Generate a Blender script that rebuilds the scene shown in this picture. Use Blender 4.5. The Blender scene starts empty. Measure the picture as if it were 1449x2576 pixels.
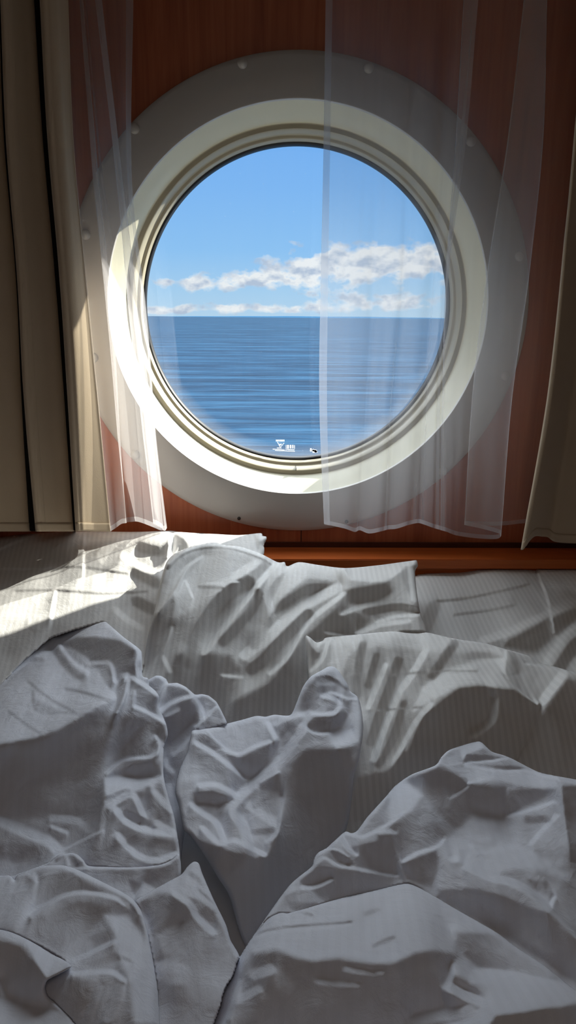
import bpy, bmesh, math, random
import numpy as np
from mathutils import Vector, Matrix
SC = bpy.context.scene
COL = SC.collection
ZF = 1.27                        # height of the porthole centre above the cabin floor
# ------------------------------------------------------------------ camera
F_PX, W_PX, H_PX = 1900.0, 1449.0, 2576.0
PITCH, YAW, ROLL = 0.2528, 0.0174, 0.0079
CAM = np.array([-0.0488, 0.0, ZF-0.0179])
_c, _s = math.cos(YAW), math.sin(YAW)
FW = np.array([_s*math.cos(PITCH), _c*math.cos(PITCH), -math.sin(PITCH)])
_R = np.array([_c, -_s, 0.0]); _U = np.cross(_R, FW)
RT = _R*math.cos(ROLL)+_U*math.sin(ROLL); UP = -_R*math.sin(ROLL)+_U*math.cos(ROLL)
cd = bpy.data.cameras.new('camera'); cam = bpy.data.objects.new('camera', cd); COL.objects.link(cam)
cd.sensor_fit = 'VERTICAL'; cd.sensor_height = 24.0; cd.lens = F_PX/H_PX*24.0; cd.clip_end = 40000; cd.clip_start = .02
cam.matrix_world = Matrix(((RT[0], UP[0], -FW[0], CAM[0]), (RT[1], UP[1], -FW[1], CAM[1]), (RT[2], UP[2], -FW[2], CAM[2]), (0, 0, 0, 1)))
SC.camera = cam
# ------------------------------------------------------------------ exposure and light
SC.view_settings.view_transform = 'Standard'; SC.view_settings.look = 'None'
SC.view_settings.exposure = 0.0; SC.view_settings.gamma = 1.0
SC.cycles.max_bounces = 7; SC.cycles.transparent_max_bounces = 14; SC.cycles.diffuse_bounces = 5
SC.cycles.sample_clamp_indirect = 6.0
SKY_STRENGTH = 1.0
SKY_HIGH = 10.4                   # brightening of the unseen sky above the window's view, added to light the cabin
SUN_STRENGTH = 15.0
SUN_ANGLE, SUN_K = math.radians(35), 2.25
GLASS_Y = 1.82
sd = bpy.data.lights.new('sun', 'SUN'); sun = bpy.data.objects.new('sun', sd); COL.objects.link(sun)
sd.energy = SUN_STRENGTH; sd.angle = math.radians(0.53); sd.color = (1.0, .93, .80)
sun.rotation_euler = Vector((-math.cos(SUN_ANGLE)*SUN_K, -1, -math.sin(SUN_ANGLE)*SUN_K)).to_track_quat('-Z', 'Y').to_euler()
pl = bpy.data.lights.new('window_portal', 'AREA'); po = bpy.data.objects.new('window_portal', pl); COL.objects.link(po)
pl.shape = 'DISK'; pl.size = .74; pl.cycles.is_portal = True
po.location = (0, GLASS_Y+.012, ZF); po.rotation_euler = (math.radians(-90), 0, 0)
# unseen warm fill light, added overhead to lift the room's dark tones
cl = bpy.data.lights.new('room_fill', 'AREA'); co = bpy.data.objects.new('room_fill', cl); COL.objects.link(co)
cl.shape = 'DISK'; cl.size = .9; cl.energy = 2.6; cl.color = (1.0, .80, .64)
co.location = (0.1, -.7, ZF+.98)

# ------------------------------------------------------------------ helpers
def px_ray(u, v):
    u = np.asarray(u, float); v = np.asarray(v, float)
    d = FW + ((u-W_PX/2)/F_PX)[..., None]*RT - ((v-H_PX/2)/F_PX)[..., None]*UP
    return d/np.linalg.norm(d, axis=-1, keepdims=True)
def at(u, v, y):                 # the place at distance y that the photograph shows at (u, v)
    d = px_ray(u, v); y = np.asarray(y, float)
    return CAM + d*(y/d[..., 1])[..., None]
def mesh(name, V, Fc, mat=None, parent=None, smooth=True, uv=None):
    me = bpy.data.meshes.new(name)
    me.from_pydata([tuple(map(float, p)) for p in V], [], [tuple(map(int, f)) for f in Fc]); me.update()
    if smooth: me.polygons.foreach_set('use_smooth', [True]*len(me.polygons))
    if uv is not None:
        lay = me.uv_layers.new(name='UVMap'); li = np.empty(len(me.loops), int); me.loops.foreach_get('vertex_index', li)
        lay.data.foreach_set('uv', np.asarray(uv, float)[li].ravel())
    if mat: me.materials.append(mat)
    o = bpy.data.objects.new(name, me); COL.objects.link(o)
    if parent: o.parent = parent
    return o
def tag(o, label=None, cat=None, group=None, kind=None):
    if label: o['label'] = label
    if cat: o['category'] = cat
    if group: o['group'] = group
    if kind: o['kind'] = kind
    return o
def empty(name, loc=(0, 0, 0)):
    o = bpy.data.objects.new(name, None); COL.objects.link(o); o.empty_display_size = .05
    o.location = loc; o.matrix_world = Matrix.Translation(loc)
    return o
def adopt(child, parent):        # parent without moving the child
    child.parent = parent; child.matrix_parent_inverse = Matrix.Translation(parent.location).inverted()
    return child
def box(name, a, b, mat, parent=None, bevel=0.0):
    bm = bmesh.new(); bmesh.ops.create_cube(bm, size=1)
    a = Vector(a); b = Vector(b)
    for v in bm.verts: v.co = Vector(((a[i]+b[i])/2+v.co[i]*(b[i]-a[i]) for i in range(3)))
    if bevel: bmesh.ops.bevel(bm, geom=bm.edges[:], offset=bevel, segments=3, affect='EDGES')
    me = bpy.data.meshes.new(name); bm.to_mesh(me); bm.free()
    if mat: me.materials.append(mat)
    o = bpy.data.objects.new(name, me); COL.objects.link(o)
    if parent: adopt(o, parent)
    return o
def catmull(P, n=8):
    P = np.asarray(P, float)
    if len(P) < 3: 
        t = np.linspace(0, 1, n+1)[:, None]; return P[0]*(1-t)+P[1]*t
    Q = np.vstack([2*P[0]-P[1], P, 2*P[-1]-P[-2]]); out = []
    for i in range(1, len(Q)-2):
        a, b, c, d = Q[i-1], Q[i], Q[i+1], Q[i+2]
        for k in range(n):
            t = k/n
            out.append(.5*((2*b)+(-a+c)*t+(2*a-5*b+4*c-d)*t*t+(-a+3*b-3*c+d)*t**3))
    out.append(P[-1]); return np.array(out)

# ------------------------------------------------------------------ materials
def new_mat(name):
    m = bpy.data.materials.new(name); m.use_nodes = True; nt = m.node_tree; nt.nodes.clear()
    out = nt.nodes.new('ShaderNodeOutputMaterial')
    return m, nt, out
class NB:                        # a small node-graph writer
    def __init__(s, nt): s.nt = nt
    def n(s, typ, **kw):
        nd = s.nt.nodes.new(typ)
        ins = kw.pop('ins', {})
        for k, v in kw.items(): setattr(nd, k, v)
        for k, v in ins.items():
            if hasattr(v, 'is_output') or isinstance(v, bpy.types.NodeSocket): s.nt.links.new(v, nd.inputs[k])
            else: nd.inputs[k].default_value = v
        return nd
    def math(s, op, a, b=0.0, c=None, clamp=False):
        nd = s.nt.nodes.new('ShaderNodeMath'); nd.operation = op; nd.use_clamp = clamp
        for i, x in enumerate((a, b) if c is None else (a, b, c)):
            if isinstance(x, bpy.types.NodeSocket): s.nt.links.new(x, nd.inputs[i])
            else: nd.inputs[i].default_value = x
        return nd.outputs[0]
    def mix(s, f, a, b):
        nd = s.nt.nodes.new('ShaderNodeMix'); nd.data_type = 'RGBA'
        for i, x in ((0, f), (6, a), (7, b)):
            if isinstance(x, bpy.types.NodeSocket): s.nt.links.new(x, nd.inputs[i])
            else: nd.inputs[i].default_value = x if i == 0 else (*x, 1)
        return nd.outputs[2]
    def ramp(s, f, stops):
        nd = s.nt.nodes.new('ShaderNodeValToRGB'); s.nt.links.new(f, nd.inputs[0])
        el = nd.color_ramp.elements
        while len(el) < len(stops): el.new(.5)
        for e, (p, c) in zip(el, stops): e.position = p; e.color = (*c, 1)
        return nd.outputs[0]
def principled(name, color, rough=.5, spec=.5, metal=0.0, noise=0.0, nscale=30, bump=0.0, bscale=200):
    m, nt, out = new_mat(name); b = NB(nt)
    p = b.n('ShaderNodeBsdfPrincipled'); nt.links.new(p.outputs[0], out.inputs[0])
    p.inputs['Base Color'].default_value = (*color, 1); p.inputs['Roughness'].default_value = rough
    p.inputs['Specular IOR Level'].default_value = spec; p.inputs['Metallic'].default_value = metal
    tc = b.n('ShaderNodeTexCoord')
    if noise:
        nz = b.n('ShaderNodeTexNoise', ins={'Vector': tc.outputs['Object'], 'Scale': nscale, 'Detail': 4.0})
        c = b.mix(nz.outputs['Fac'], tuple(x*(1-noise) for x in color), tuple(min(1, x*(1+noise)) for x in color))
        nt.links.new(c, p.inputs['Base Color'])
    if bump:
        nz = b.n('ShaderNodeTexNoise', ins={'Vector': tc.outputs['Object'], 'Scale': bscale, 'Detail': 3.0})
        bp = b.n('ShaderNodeBump', ins={'Height': nz.outputs['Fac'], 'Strength': bump, 'Distance': .002})
        nt.links.new(bp.outputs[0], p.inputs['Normal'])
    return m
def wood_mat(name, c1, c2, c3, axis='Z', rough=.35):
    m, nt, out = new_mat(name); b = NB(nt)
    p = b.n('ShaderNodeBsdfPrincipled'); nt.links.new(p.outputs[0], out.inputs[0])
    p.inputs['Roughness'].default_value = rough; p.inputs['Specular IOR Level'].default_value = .35
    tc = b.n('ShaderNodeTexCoord')
    sc = (14, 14, .9) if axis == 'Z' else (.9, 14, 14)
    mp = b.n('ShaderNodeMapping', ins={'Vector': tc.outputs['Object'], 'Scale': sc})
    n1 = b.n('ShaderNodeTexNoise', ins={'Vector': mp.outputs[0], 'Scale': 1.6, 'Detail': 5.0, 'Roughness': .6, 'Distortion': .6})
    sc2 = (150, 150, 5) if axis == 'Z' else (5, 150, 150)
    mp2 = b.n('ShaderNodeMapping', ins={'Vector': tc.outputs['Object'], 'Scale': sc2})
    n2 = b.n('ShaderNodeTexNoise', ins={'Vector': mp2.outputs[0], 'Scale': 1.0, 'Detail': 3.0})
    f = b.math('ADD', b.math('MULTIPLY', n1.outputs['Fac'], .72), b.math('MULTIPLY', n2.outputs['Fac'], .28))
    c = b.ramp(f, [(.36, c1), (.5, c2), (.64, c3)])
    nt.links.new(c, p.inputs['Base Color'])
    bp = b.n('ShaderNodeBump', ins={'Height': n2.outputs['Fac'], 'Strength': .08, 'Distance': .001}); nt.links.new(bp.outputs[0], p.inputs['Normal'])
    return m
def linen(name, stripe=.5, period=.0098, wrinkle=.35, col=(.80, .80, .81), lo=.80, wscale=1.0):
    m, nt, out = new_mat(name); b = NB(nt)
    p = b.n('ShaderNodeBsdfPrincipled'); nt.links.new(p.outputs[0], out.inputs[0])
    p.inputs['Specular IOR Level'].default_value = .25
    p.inputs['Sheen Weight'].default_value = .12; p.inputs['Sheen Roughness'].default_value = .5
    tc = b.n('ShaderNodeTexCoord'); sep = b.n('ShaderNodeSeparateXYZ', ins={0: tc.outputs['UV']})
    ph = b.math('MULTIPLY', sep.outputs[0], 2*math.pi/period)
    sq = b.math('MULTIPLY_ADD', b.math('SINE', ph), 4.0, .5, clamp=True)     # satin stripe on, plain stripe off
    fac = b.math('MULTIPLY', sq, stripe)
    c = b.mix(fac, col, tuple(x*lo for x in col)); nt.links.new(c, p.inputs['Base Color'])
    r = b.math('MULTIPLY_ADD', fac, -.25, .72); nt.links.new(r, p.inputs['Roughness'])
    # weave and small creases
    nd = b.n('ShaderNodeTexNoise', ins={'Vector': tc.outputs['Object'], 'Scale': 9.0*wscale, 'Detail': 4.0, 'Roughness': .55, 'Distortion': 1.4})
    rid = b.math('ABSOLUTE', b.math('SUBTRACT', nd.outputs['Fac'], .5))
    rid = b.math('MULTIPLY', b.math('MINIMUM', rid, .12), 8.0)
    nd2 = b.n('ShaderNodeTexNoise', ins={'Vector': tc.outputs['Object'], 'Scale': 38.0*wscale, 'Detail': 4.0, 'Roughness': .6, 'Distortion': .8})
    wv = b.n('ShaderNodeTexNoise', ins={'Vector': tc.outputs['Object'], 'Scale': 900.0, 'Detail': 1.0})
    h = b.math('ADD', b.math('MULTIPLY', rid, .12), b.math('ADD', b.math('MULTIPLY', nd2.outputs['Fac'], .55), b.math('MULTIPLY', wv.outputs['Fac'], .05)))
    bp = b.n('ShaderNodeBump', ins={'Height': h, 'Strength': wrinkle, 'Distance': .006}); nt.links.new(bp.outputs[0], p.inputs['Normal'])
    return m
def sheer_mat(name, opacity=.34, col=(.86, .85, .88), hem=False):
    m, nt, out = new_mat(name); b = NB(nt)
    tr = b.n('ShaderNodeBsdfTransparent')
    di = b.n('ShaderNodeBsdfDiffuse', ins={'Color': (*col, 1)}); tl = b.n('ShaderNodeBsdfTranslucent', ins={'Color': (*col, 1)})
    cloth = b.n('ShaderNodeMixShader', ins={0: .5, 1: di.outputs[0], 2: tl.outputs[0]})
    tc = b.n('ShaderNodeTexCoord')
    mp = b.n('ShaderNodeMapping', ins={'Vector': tc.outputs['Object'], 'Scale': (60, 60, 3)})
    nz = b.n('ShaderNodeTexNoise', ins={'Vector': mp.outputs[0], 'Scale': 1.0, 'Detail': 2.0})
    lw = b.n('ShaderNodeLayerWeight', ins={'Blend': .35})
    # a thread count seen at a slant: the open weave closes up
    f = b.math('ADD', b.math('MULTIPLY_ADD', nz.outputs['Fac'], .10, opacity-.05), b.math('MULTIPLY', b.math('POWER', lw.outputs['Facing'], 2.0), .22), clamp=True)
    mx = b.n('ShaderNodeMixShader', ins={0: f, 1: tr.outputs[0], 2: cloth.outputs[0]}); nt.links.new(mx.outputs[0], out.inputs[0])
    return m
def drape_mat():
    m, nt, out = new_mat('drape_cloth'); b = NB(nt)
    di = b.n('ShaderNodeBsdfPrincipled'); di.inputs['Roughness'].default_value = .75; di.inputs['Specular IOR Level'].default_value = .2
    di.inputs['Sheen Weight'].default_value = .2
    tc = b.n('ShaderNodeTexCoord')
    nz = b.n('ShaderNodeTexNoise', ins={'Vector': tc.outputs['Object'], 'Scale': 6.0, 'Detail': 3.0})
    c = b.mix(nz.outputs['Fac'], (.55, .44, .31), (.63, .51, .365)); nt.links.new(c, di.inputs['Base Color'])
    wv = b.n('ShaderNodeTexNoise', ins={'Vector': tc.outputs['Object'], 'Scale': 700.0, 'Detail': 1.0})
    bp = b.n('ShaderNodeBump', ins={'Height': wv.outputs['Fac'], 'Strength': .12, 'Distance': .002}); nt.links.new(bp.outputs[0], di.inputs['Normal'])
    nt.links.new(di.outputs[0], out.inputs[0])
    return m
def glass_mat():
    m, nt, out = new_mat('window_glass'); b = NB(nt)
    tr = b.n('ShaderNodeBsdfTransparent', ins={'Color': (.94, .975, .985, 1)})
    gl = b.n('ShaderNodeBsdfGlossy', ins={'Color': (1, 1, 1, 1), 'Roughness': .01})
    fr = b.n('ShaderNodeFresnel', ins={'IOR': 1.5})
    tc = b.n('ShaderNodeTexCoord')
    # salt film and dried drips on the pane
    mp = b.n('ShaderNodeMapping', ins={'Vector': tc.outputs['Object'], 'Scale': (70, 1, 4)})
    nz = b.n('ShaderNodeTexNoise', ins={'Vector': mp.outputs[0], 'Scale': 1.0, 'Detail': 3.0})
    sp = b.n('ShaderNodeTexVoronoi', ins={'Vector': tc.outputs['Object'], 'Scale': 55.0}); 
    spots = b.math('LESS_THAN', sp.outputs['Distance'], .035)
    geo = b.n('ShaderNodeSeparateXYZ', ins={0: tc.outputs['Object']})
    r = b.math('SQRT', b.math('ADD', b.math('POWER', geo.outputs[0], 2.0), b.math('POWER', geo.outputs[2], 2.0)))
    rim = b.math('MULTIPLY', b.math('SUBTRACT', r, .318, clamp=True), 9.0)
    rimb = b.math('MULTIPLY', rim, b.math('MULTIPLY_ADD', geo.outputs[2], -1.6, .25, clamp=True), clamp=True)
    dirt = b.math('ADD', b.math('MULTIPLY', nz.outputs['Fac'], .016), b.math('ADD', b.math('MULTIPLY', spots, .25), rimb), clamp=True)
    df = b.n('ShaderNodeBsdfDiffuse', ins={'Color': (.8, .85, .9, 1)}); tl = b.n('ShaderNodeBsdfTranslucent', ins={'Color': (.8, .85, .9, 1)})
    dd = b.n('ShaderNodeMixShader', ins={0: .6, 1: df.outputs[0], 2: tl.outputs[0]})
    a = b.n('ShaderNodeMixShader', ins={0: b.math('MULTIPLY', fr.outputs[0], 1.6, clamp=True), 1: tr.outputs[0], 2: gl.outputs[0]})
    mx = b.n('ShaderNodeMixShader', ins={0: dirt, 1: a.outputs[0], 2: dd.outputs[0]}); nt.links.new(mx.outputs[0], out.inputs[0])
    return m
def sea_mat():
    m, nt, out = new_mat('sea_water'); b = NB(nt)
    p = b.n('ShaderNodeBsdfDiffuse'); gl = b.n('ShaderNodeBsdfGlossy', ins={'Color': (.55, .75, 1, 1), 'Roughness': .3})
    mx = b.n('ShaderNodeMixShader', ins={0: .05, 1: p.outputs[0], 2: gl.outputs[0]}); nt.links.new(mx.outputs[0], out.inputs[0])
    tc = b.n('ShaderNodeTexCoord')
    hs = []
    for sc, dist in (((.012, .09, 1), 1.0), ((.045, .35, 1), .8), ((.2, 1.3, 1), .6)):
        mp = b.n('ShaderNodeMapping', ins={'Vector': tc.outputs['Object'], 'Scale': sc})
        hs.append(b.n('ShaderNodeTexNoise', ins={'Vector': mp.outputs[0], 'Scale': 1.0, 'Detail': 4.0, 'Roughness': .55, 'Distortion': dist}).outputs['Fac'])
    h = b.math('ADD', b.math('MULTIPLY', hs[0], .42), b.math('ADD', b.math('MULTIPLY', hs[1], .43), b.math('MULTIPLY', hs[2], .15)))
    c = b.ramp(h, [(.42, (.0015, .0070, .0165)), (.5, (.0032, .0140, .031)), (.59, (.0095, .034, .065))]); nt.links.new(c, p.inputs['Color'])
    bp = b.n('ShaderNodeBump', ins={'Height': h, 'Strength': .6, 'Distance': 1.2}); nt.links.new(bp.outputs[0], p.inputs['Normal']); nt.links.new(bp.outputs[0], gl.inputs['Normal'])
    return m
def sky_world():
    w = bpy.data.worlds.new('sky'); SC.world = w; w.use_nodes = True; nt = w.node_tree; nt.nodes.clear(); b = NB(nt)
    out = nt.nodes.new('ShaderNodeOutputWorld'); bg = nt.nodes.new('ShaderNodeBackground'); nt.links.new(bg.outputs[0], out.inputs[0])
    tc = b.n('ShaderNodeTexCoord'); sep = b.n('ShaderNodeSeparateXYZ', ins={0: tc.outputs['Generated']})
    x, y, z = sep.outputs
    az = b.math('ARCTAN2', x, y); el = b.math('ARCSINE', z)           # compass bearing and height above the horizon, radians
    base = b.ramp(b.math('MULTIPLY', el, 2.0), [(0.0, (.50, .71, .90)), (.06, (.42, .67, .92)), (.16, (.29, .58, .95)), (.30, (.23, .51, .95)), (.44, (.19, .46, .94)), (.62, (.63, .67, .71))])
    high = b.math('MULTIPLY_ADD', b.math('MULTIPLY', b.math('SUBTRACT', el, .23, clamp=True), 5.0, clamp=True), SKY_HIGH-1, 1.0)
    cv = b.n('ShaderNodeCombineXYZ', ins={0: az, 1: b.math('MULTIPLY', el, 1.5), 2: 3.7})
    n1 = b.n('ShaderNodeTexNoise', ins={'Vector': cv.outputs[0], 'Scale': 34.0, 'Detail': 5.0, 'Roughness': .54}).outputs['Fac']
    cv2 = b.n('ShaderNodeCombineXYZ', ins={0: az, 1: b.math('MULTIPLY_ADD', el, 1.5, -.011), 2: 3.7})
    n1b = b.n('ShaderNodeTexNoise', ins={'Vector': cv2.outputs[0], 'Scale': 34.0, 'Detail': 3.0, 'Roughness': .52}).outputs['Fac']
    sq = lambda q: b.math('MULTIPLY', q, q)
    def blob(u, v, ru, rv, amp):  # a cloud bank centred on a bearing and height
        d = px_ray(u, v); a0 = math.atan2(d[0], d[1]); e0 = math.asin(d[2])
        q = b.math('ADD', sq(b.math('MULTIPLY', b.math('SUBTRACT', az, a0), F_PX/ru)),
                   sq(b.math('MULTIPLY', b.math('SUBTRACT', el, e0), F_PX/rv)))
        return b.math('MULTIPLY', b.math('EXPONENT', b.math('MULTIPLY', q, -1.0)), amp)
    bl = None
    for a in ((500, 716, 60, 24, .42), (400, 712, 45, 20, .26), (640, 702, 90, 30, .45), (765, 685, 65, 42, .44), (905, 663, 105, 48, .52), (1110, 655, 150, 50, .47),
              (620, 776, 200, 15, .38), (980, 766, 170, 25, .38), (400, 784, 90, 10, .28)):
        v = blob(*a); bl = v if bl is None else b.math('ADD', bl, v)
    over = b.math('MULTIPLY', b.math('SUBTRACT', el, .30, clamp=True), 1.2)      # broken cloud higher up
    dens = b.math('SUBTRACT', b.math('ADD', n1, b.math('ADD', b.math('MINIMUM', bl, .5), b.math('MINIMUM', over, .1))), .715)
    mask = b.math('MULTIPLY', dens, 7.0, clamp=True)
    lit = b.math('MULTIPLY_ADD', b.math('SUBTRACT', n1, n1b), -4.5, .78, clamp=True)
    cc = b.mix(lit, (.50, .58, .72), (.96, .96, .96))
    col = b.mix(b.math('MULTIPLY', mask, .93), base, cc)
    nt.links.new(col, bg.inputs[0]); nt.links.new(b.math('MULTIPLY', high, SKY_STRENGTH), bg.inputs[1])
sky_world()

M = {}
M['wood'] = wood_mat('cherry_veneer', (.36, .096, .046), (.46, .132, .060), (.54, .168, .078))
M['ledge'] = wood_mat('cherry_ledge', (.50, .108, .024), (.60, .145, .034), (.68, .18, .046), axis='X', rough=.3)
M['seam_and_shade'] = principled('dark_seam_and_shade', (.07, .018, .009), .4)
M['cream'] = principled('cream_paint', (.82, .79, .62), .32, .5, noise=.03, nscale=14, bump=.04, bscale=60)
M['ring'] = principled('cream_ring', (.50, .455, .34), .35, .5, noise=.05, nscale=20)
M['rubber'] = principled('black_rubber', (.012, .012, .014), .45)
M['grey'] = principled('panel_grey', (.60, .575, .54), .34, .45, noise=.02, nscale=12)
M['cap'] = principled('cap_plastic', (.64, .62, .58), .3)
M['screw'] = principled('screw_metal', (.10, .10, .10), .35, .5, 1.0)
M['room'] = principled('cabin_panel', (.55, .50, .45), .6, .3)
M['floor'] = principled('carpet', (.10, .07, .06), .95, .1, noise=.3, nscale=80)
M['hull'] = principled('hull_paint', (.85, .85, .85), .5)
M['sheet'] = linen('bed_sheet', .35, wrinkle=.3)
M['pillow'] = linen('satin_stripe_pillow', 1.0, .0105, .3, col=(.80, .80, .80), lo=.915)
M['duvet'] = linen('satin_stripe_duvet', .16, .0125, .5, col=(.745, .775, .865), lo=.86, wscale=1.0)
M['sheer'] = sheer_mat('sheer_voile', .22)
M['sheer_hem'] = sheer_mat('sheer_hem_voile', .34)
M['drape'] = drape_mat()
M['glass'] = glass_mat()
M['pleat_shade'] = principled('pleat_shade_black', (.012, .011, .010), .9, .1)
def etched_mat():
    m, nt, out = new_mat('etched_white'); b = NB(nt)
    df = b.n('ShaderNodeBsdfDiffuse', ins={'Color': (.95, .97, 1, 1)}); tl = b.n('ShaderNodeBsdfTranslucent', ins={'Color': (.95, .97, 1, 1)})
    mx = b.n('ShaderNodeMixShader', ins={0: .8, 1: df.outputs[0], 2: tl.outputs[0]}); nt.links.new(mx.outputs[0], out.inputs[0]); return m
M['mark'] = etched_mat()
M['bed'] = wood_mat('bed_base_wood', (.20, .055, .018), (.28, .08, .026), (.34, .10, .034), axis='X')

# ------------------------------------------------------------------ room shell
YW = 1.7
XL, XR, YB, ZC = -1.45, 1.45, -2.2, ZF+1.05
def wall_with_hole():
    n = 128; R = .47; V = []; Fc = []
    for yy in (YW, YW+.02):
        for i in range(n):
            a = 2*math.pi*i/n; V.append((R*math.cos(a), yy, ZF+R*math.sin(a)))
        for i in range(n):
            a = 2*math.pi*i/n; c, s = math.cos(a), math.sin(a)
            t = min((XR if c > 0 else -XL)/max(abs(c), 1e-6), ((ZC-ZF) if s > 0 else ZF)/max(abs(s), 1e-6))
            V.append((t*c, yy, ZF+t*s))
    for k in range(2):
        o = k*2*n
        for i in range(n):
            j = (i+1) % n; Fc.append((o+i, o+j, o+n+j, o+n+i) if k == 0 else (o+i, o+n+i, o+n+j, o+j))
    for i in range(n):
        j = (i+1) % n; Fc.append((i, 2*n+i, 2*n+j, j))
    # corners
    def corner(x, z):
        b0 = len(V); best = sorted(range(n), key=lambda i: (V[n+i][0]-x)**2+(V[n+i][2]-z)**2)[:2]
        V.append((x, YW, z)); Fc.append((b0, n+best[0], n+best[1]))
    for x in (XL, XR):
        for z in (0, ZC): corner(x, z)
    return mesh('wall_back', V, Fc, M['wood'], smooth=False)
tag(wall_with_hole(), kind='structure')
seam = box('trim_1', (-.0012, YW-.0012, ZF-.60), (.0012, YW+.004, ZF-.49), M['seam_and_shade']); seam.location.x = .012; tag(seam, kind='structure')
tag(box('wall_left', (XL-.05, YB, 0), (XL, YW+.02, ZC), M['room']), kind='structure')
tag(box('wall_right', (XR, YB, 0), (XR+.05, YW+.02, ZC), M['room']), kind='structure')
tag(box('wall_front', (XL-.05, YB-.05, 0), (XR+.05, YB, ZC), M['room']), kind='structure')
tag(box('ceiling', (XL-.05, YB-.05, ZC), (XR+.05, YW+.02, ZC+.05), M['room']), kind='structure')
tag(box('floor', (XL-.05, YB-.05, -.05), (XR+.05, YW+.02, 0), M['floor']), kind='structure')

# ------------------------------------------------------------------ porthole
def lathe(name, prof, mat, parent, n=192, close=False):
    V = []; Fc = []; m = len(prof)
    for i in range(n):
        a = 2*math.pi*i/n
        for r, y in prof: V.append((r*math.cos(a), YW+y, ZF+r*math.sin(a)))
    for i in range(n):
        j = (i+1) % n
        for k in range(m if close else m-1):
            l = (k+1) % m; Fc.append((i*m+k, j*m+k, j*m+l, i*m+l))
    o = mesh(name, V, Fc, mat)
    md = o.modifiers.new('edge', 'EDGE_SPLIT'); md.split_angle = math.radians(40)
    return adopt(o, parent)
win = empty('window_1', (0, YW, ZF)); tag(win, 'round porthole window with a wide cream ring, open to the blue sea', None, kind='structure')
lathe('flange', [(.5000, .0), (.5007, -.004), (.498, -.007), (.49, -.0085), (.45, -.0105), (.4135, -.0115), (.4110, -.0105), (.4100, -.008), (.4100, -.002)], M['grey'], win)
lathe('reveal', [(.4100, -.002), (.4085, .001), (.398, .018), (.3885, .036), (.3800, .054)], M['cream'], win)
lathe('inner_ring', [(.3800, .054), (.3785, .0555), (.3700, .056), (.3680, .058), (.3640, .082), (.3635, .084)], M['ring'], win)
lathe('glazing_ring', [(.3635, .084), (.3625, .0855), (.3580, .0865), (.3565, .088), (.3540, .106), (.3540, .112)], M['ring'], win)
lathe('gasket', [(.3545, .105), (.3520, .106), (.3490, .110), (.3478, .116), (.3485, .126), (.3545, .126)], M['rubber'], win)
tick = box('ring_joint', (-.0006, YW+.055, ZF-.3705), (.0006, YW+.083, ZF-.3630), M['rubber'], win)
def disc(name, r, y, mat, parent):
    n = 128; V = [(0, y, ZF)]+[(r*math.cos(2*math.pi*i/n), y, ZF+r*math.sin(2*math.pi*i/n)) for i in range(n)]
    me = bpy.data.meshes.new(name); me.from_pydata([(x, 0, z-ZF) for x, _, z in V], [], [(0, 1+i, 1+(i+1) % n) for i in range(n)]); me.materials.append(mat)
    o = bpy.data.objects.new(name, me); COL.objects.link(o); o.location = (0, y, ZF); return adopt(o, parent)
disc('pane', .352, GLASS_Y-.001, M['glass'], win)
def cap(u, v, dark=False):
    p = at(u, v, YW-.012)
    bm = bmesh.new(); bmesh.ops.create_uvsphere(bm, u_segments=20, v_segments=10, radius=1)
    r = .0042 if dark else .0104
    for q in bm.verts: q.co = Vector((q.co.x*r, q.co.y*r*.75, q.co.z*r))
    me = bpy.data.meshes.new('screw_cap'); bm.to_mesh(me); bm.free(); me.materials.append(M['screw'] if dark else M['cap'])
    me.polygons.foreach_set('use_smooth', [True]*len(me.polygons))
    o = bpy.data.objects.new('screw' if dark else 'screw_cap', me); COL.objects.link(o); o.location = (p[0], YW-.0105 if not dark else YW-.0095, p[2]); adopt(o, win)
    if dark: o['label'] = 'bare dark metal screw'
for q in ((610, 158), (928, 170), (338, 323), (1186, 355), (1308, 645), (1272, 945), (1115, 1186), (215, 590), (235, 900), (340, 1035+110)): cap(*q)
cap(601, 1305, True); cap(872, 1313, True)
# etched maker's mark low on the pane
def etched():
    V = []; Fc = []
    def q(u0, v0, u1, v1, s=0):
        b0 = len(V)
        for u, v in ((u0, v0), (u1, v0+s), (u1, v1+s), (u0, v1)): V.append(at(u, v, GLASS_Y-.003))
        Fc.append((b0, b0+1, b0+2, b0+3))
    rnd = random.Random(4)
    x = 694
    while x < 716: w = rnd.uniform(1.2, 2.6); q(x, 1106, x+w, 1110.5, .15); x += w+.7
    for a, b_, c, d in ((697, 1112, 704, 1125), (714, 1114, 705, 1125), (699, 1113, 713, 1114.5)):
        b0 = len(V)
        for u, v in ((a, b_), (a+1.6, b_), (c+1.6, d), (c, d)): V.append(at(u, v, GLASS_Y-.003))
        Fc.append((b0, b0+1, b0+2, b0+3))
    for i in range(5): q(701+i*1.6, 1116+i % 2, 702.2+i*1.6, 1121-abs(i-2))
    q(697, 1126, 708, 1128); q(686, 1129, 716, 1130.6, 2.2); q(692, 1132.5, 742, 1134, 2.4)
    for (a, c) in ((722, 728), (729, 734), (735, 739), (740, 742)): q(a, 1119+rnd.random(), a+(c-a)*.8, 1128+rnd.random())
    q(719, 1119, 720.2, 1133); q(722, 1130, 741, 1132, .8)
    for i in range(8): q(780+rnd.uniform(-3, 20), 1125+rnd.uniform(0, 13), 782+rnd.uniform(-3, 20), 1127+rnd.uniform(0, 13))
    o = mesh('etched_mark', V, Fc, M['mark'], smooth=False); adopt(o, win); o['label'] = 'small white etched mark'
etched()
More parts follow.
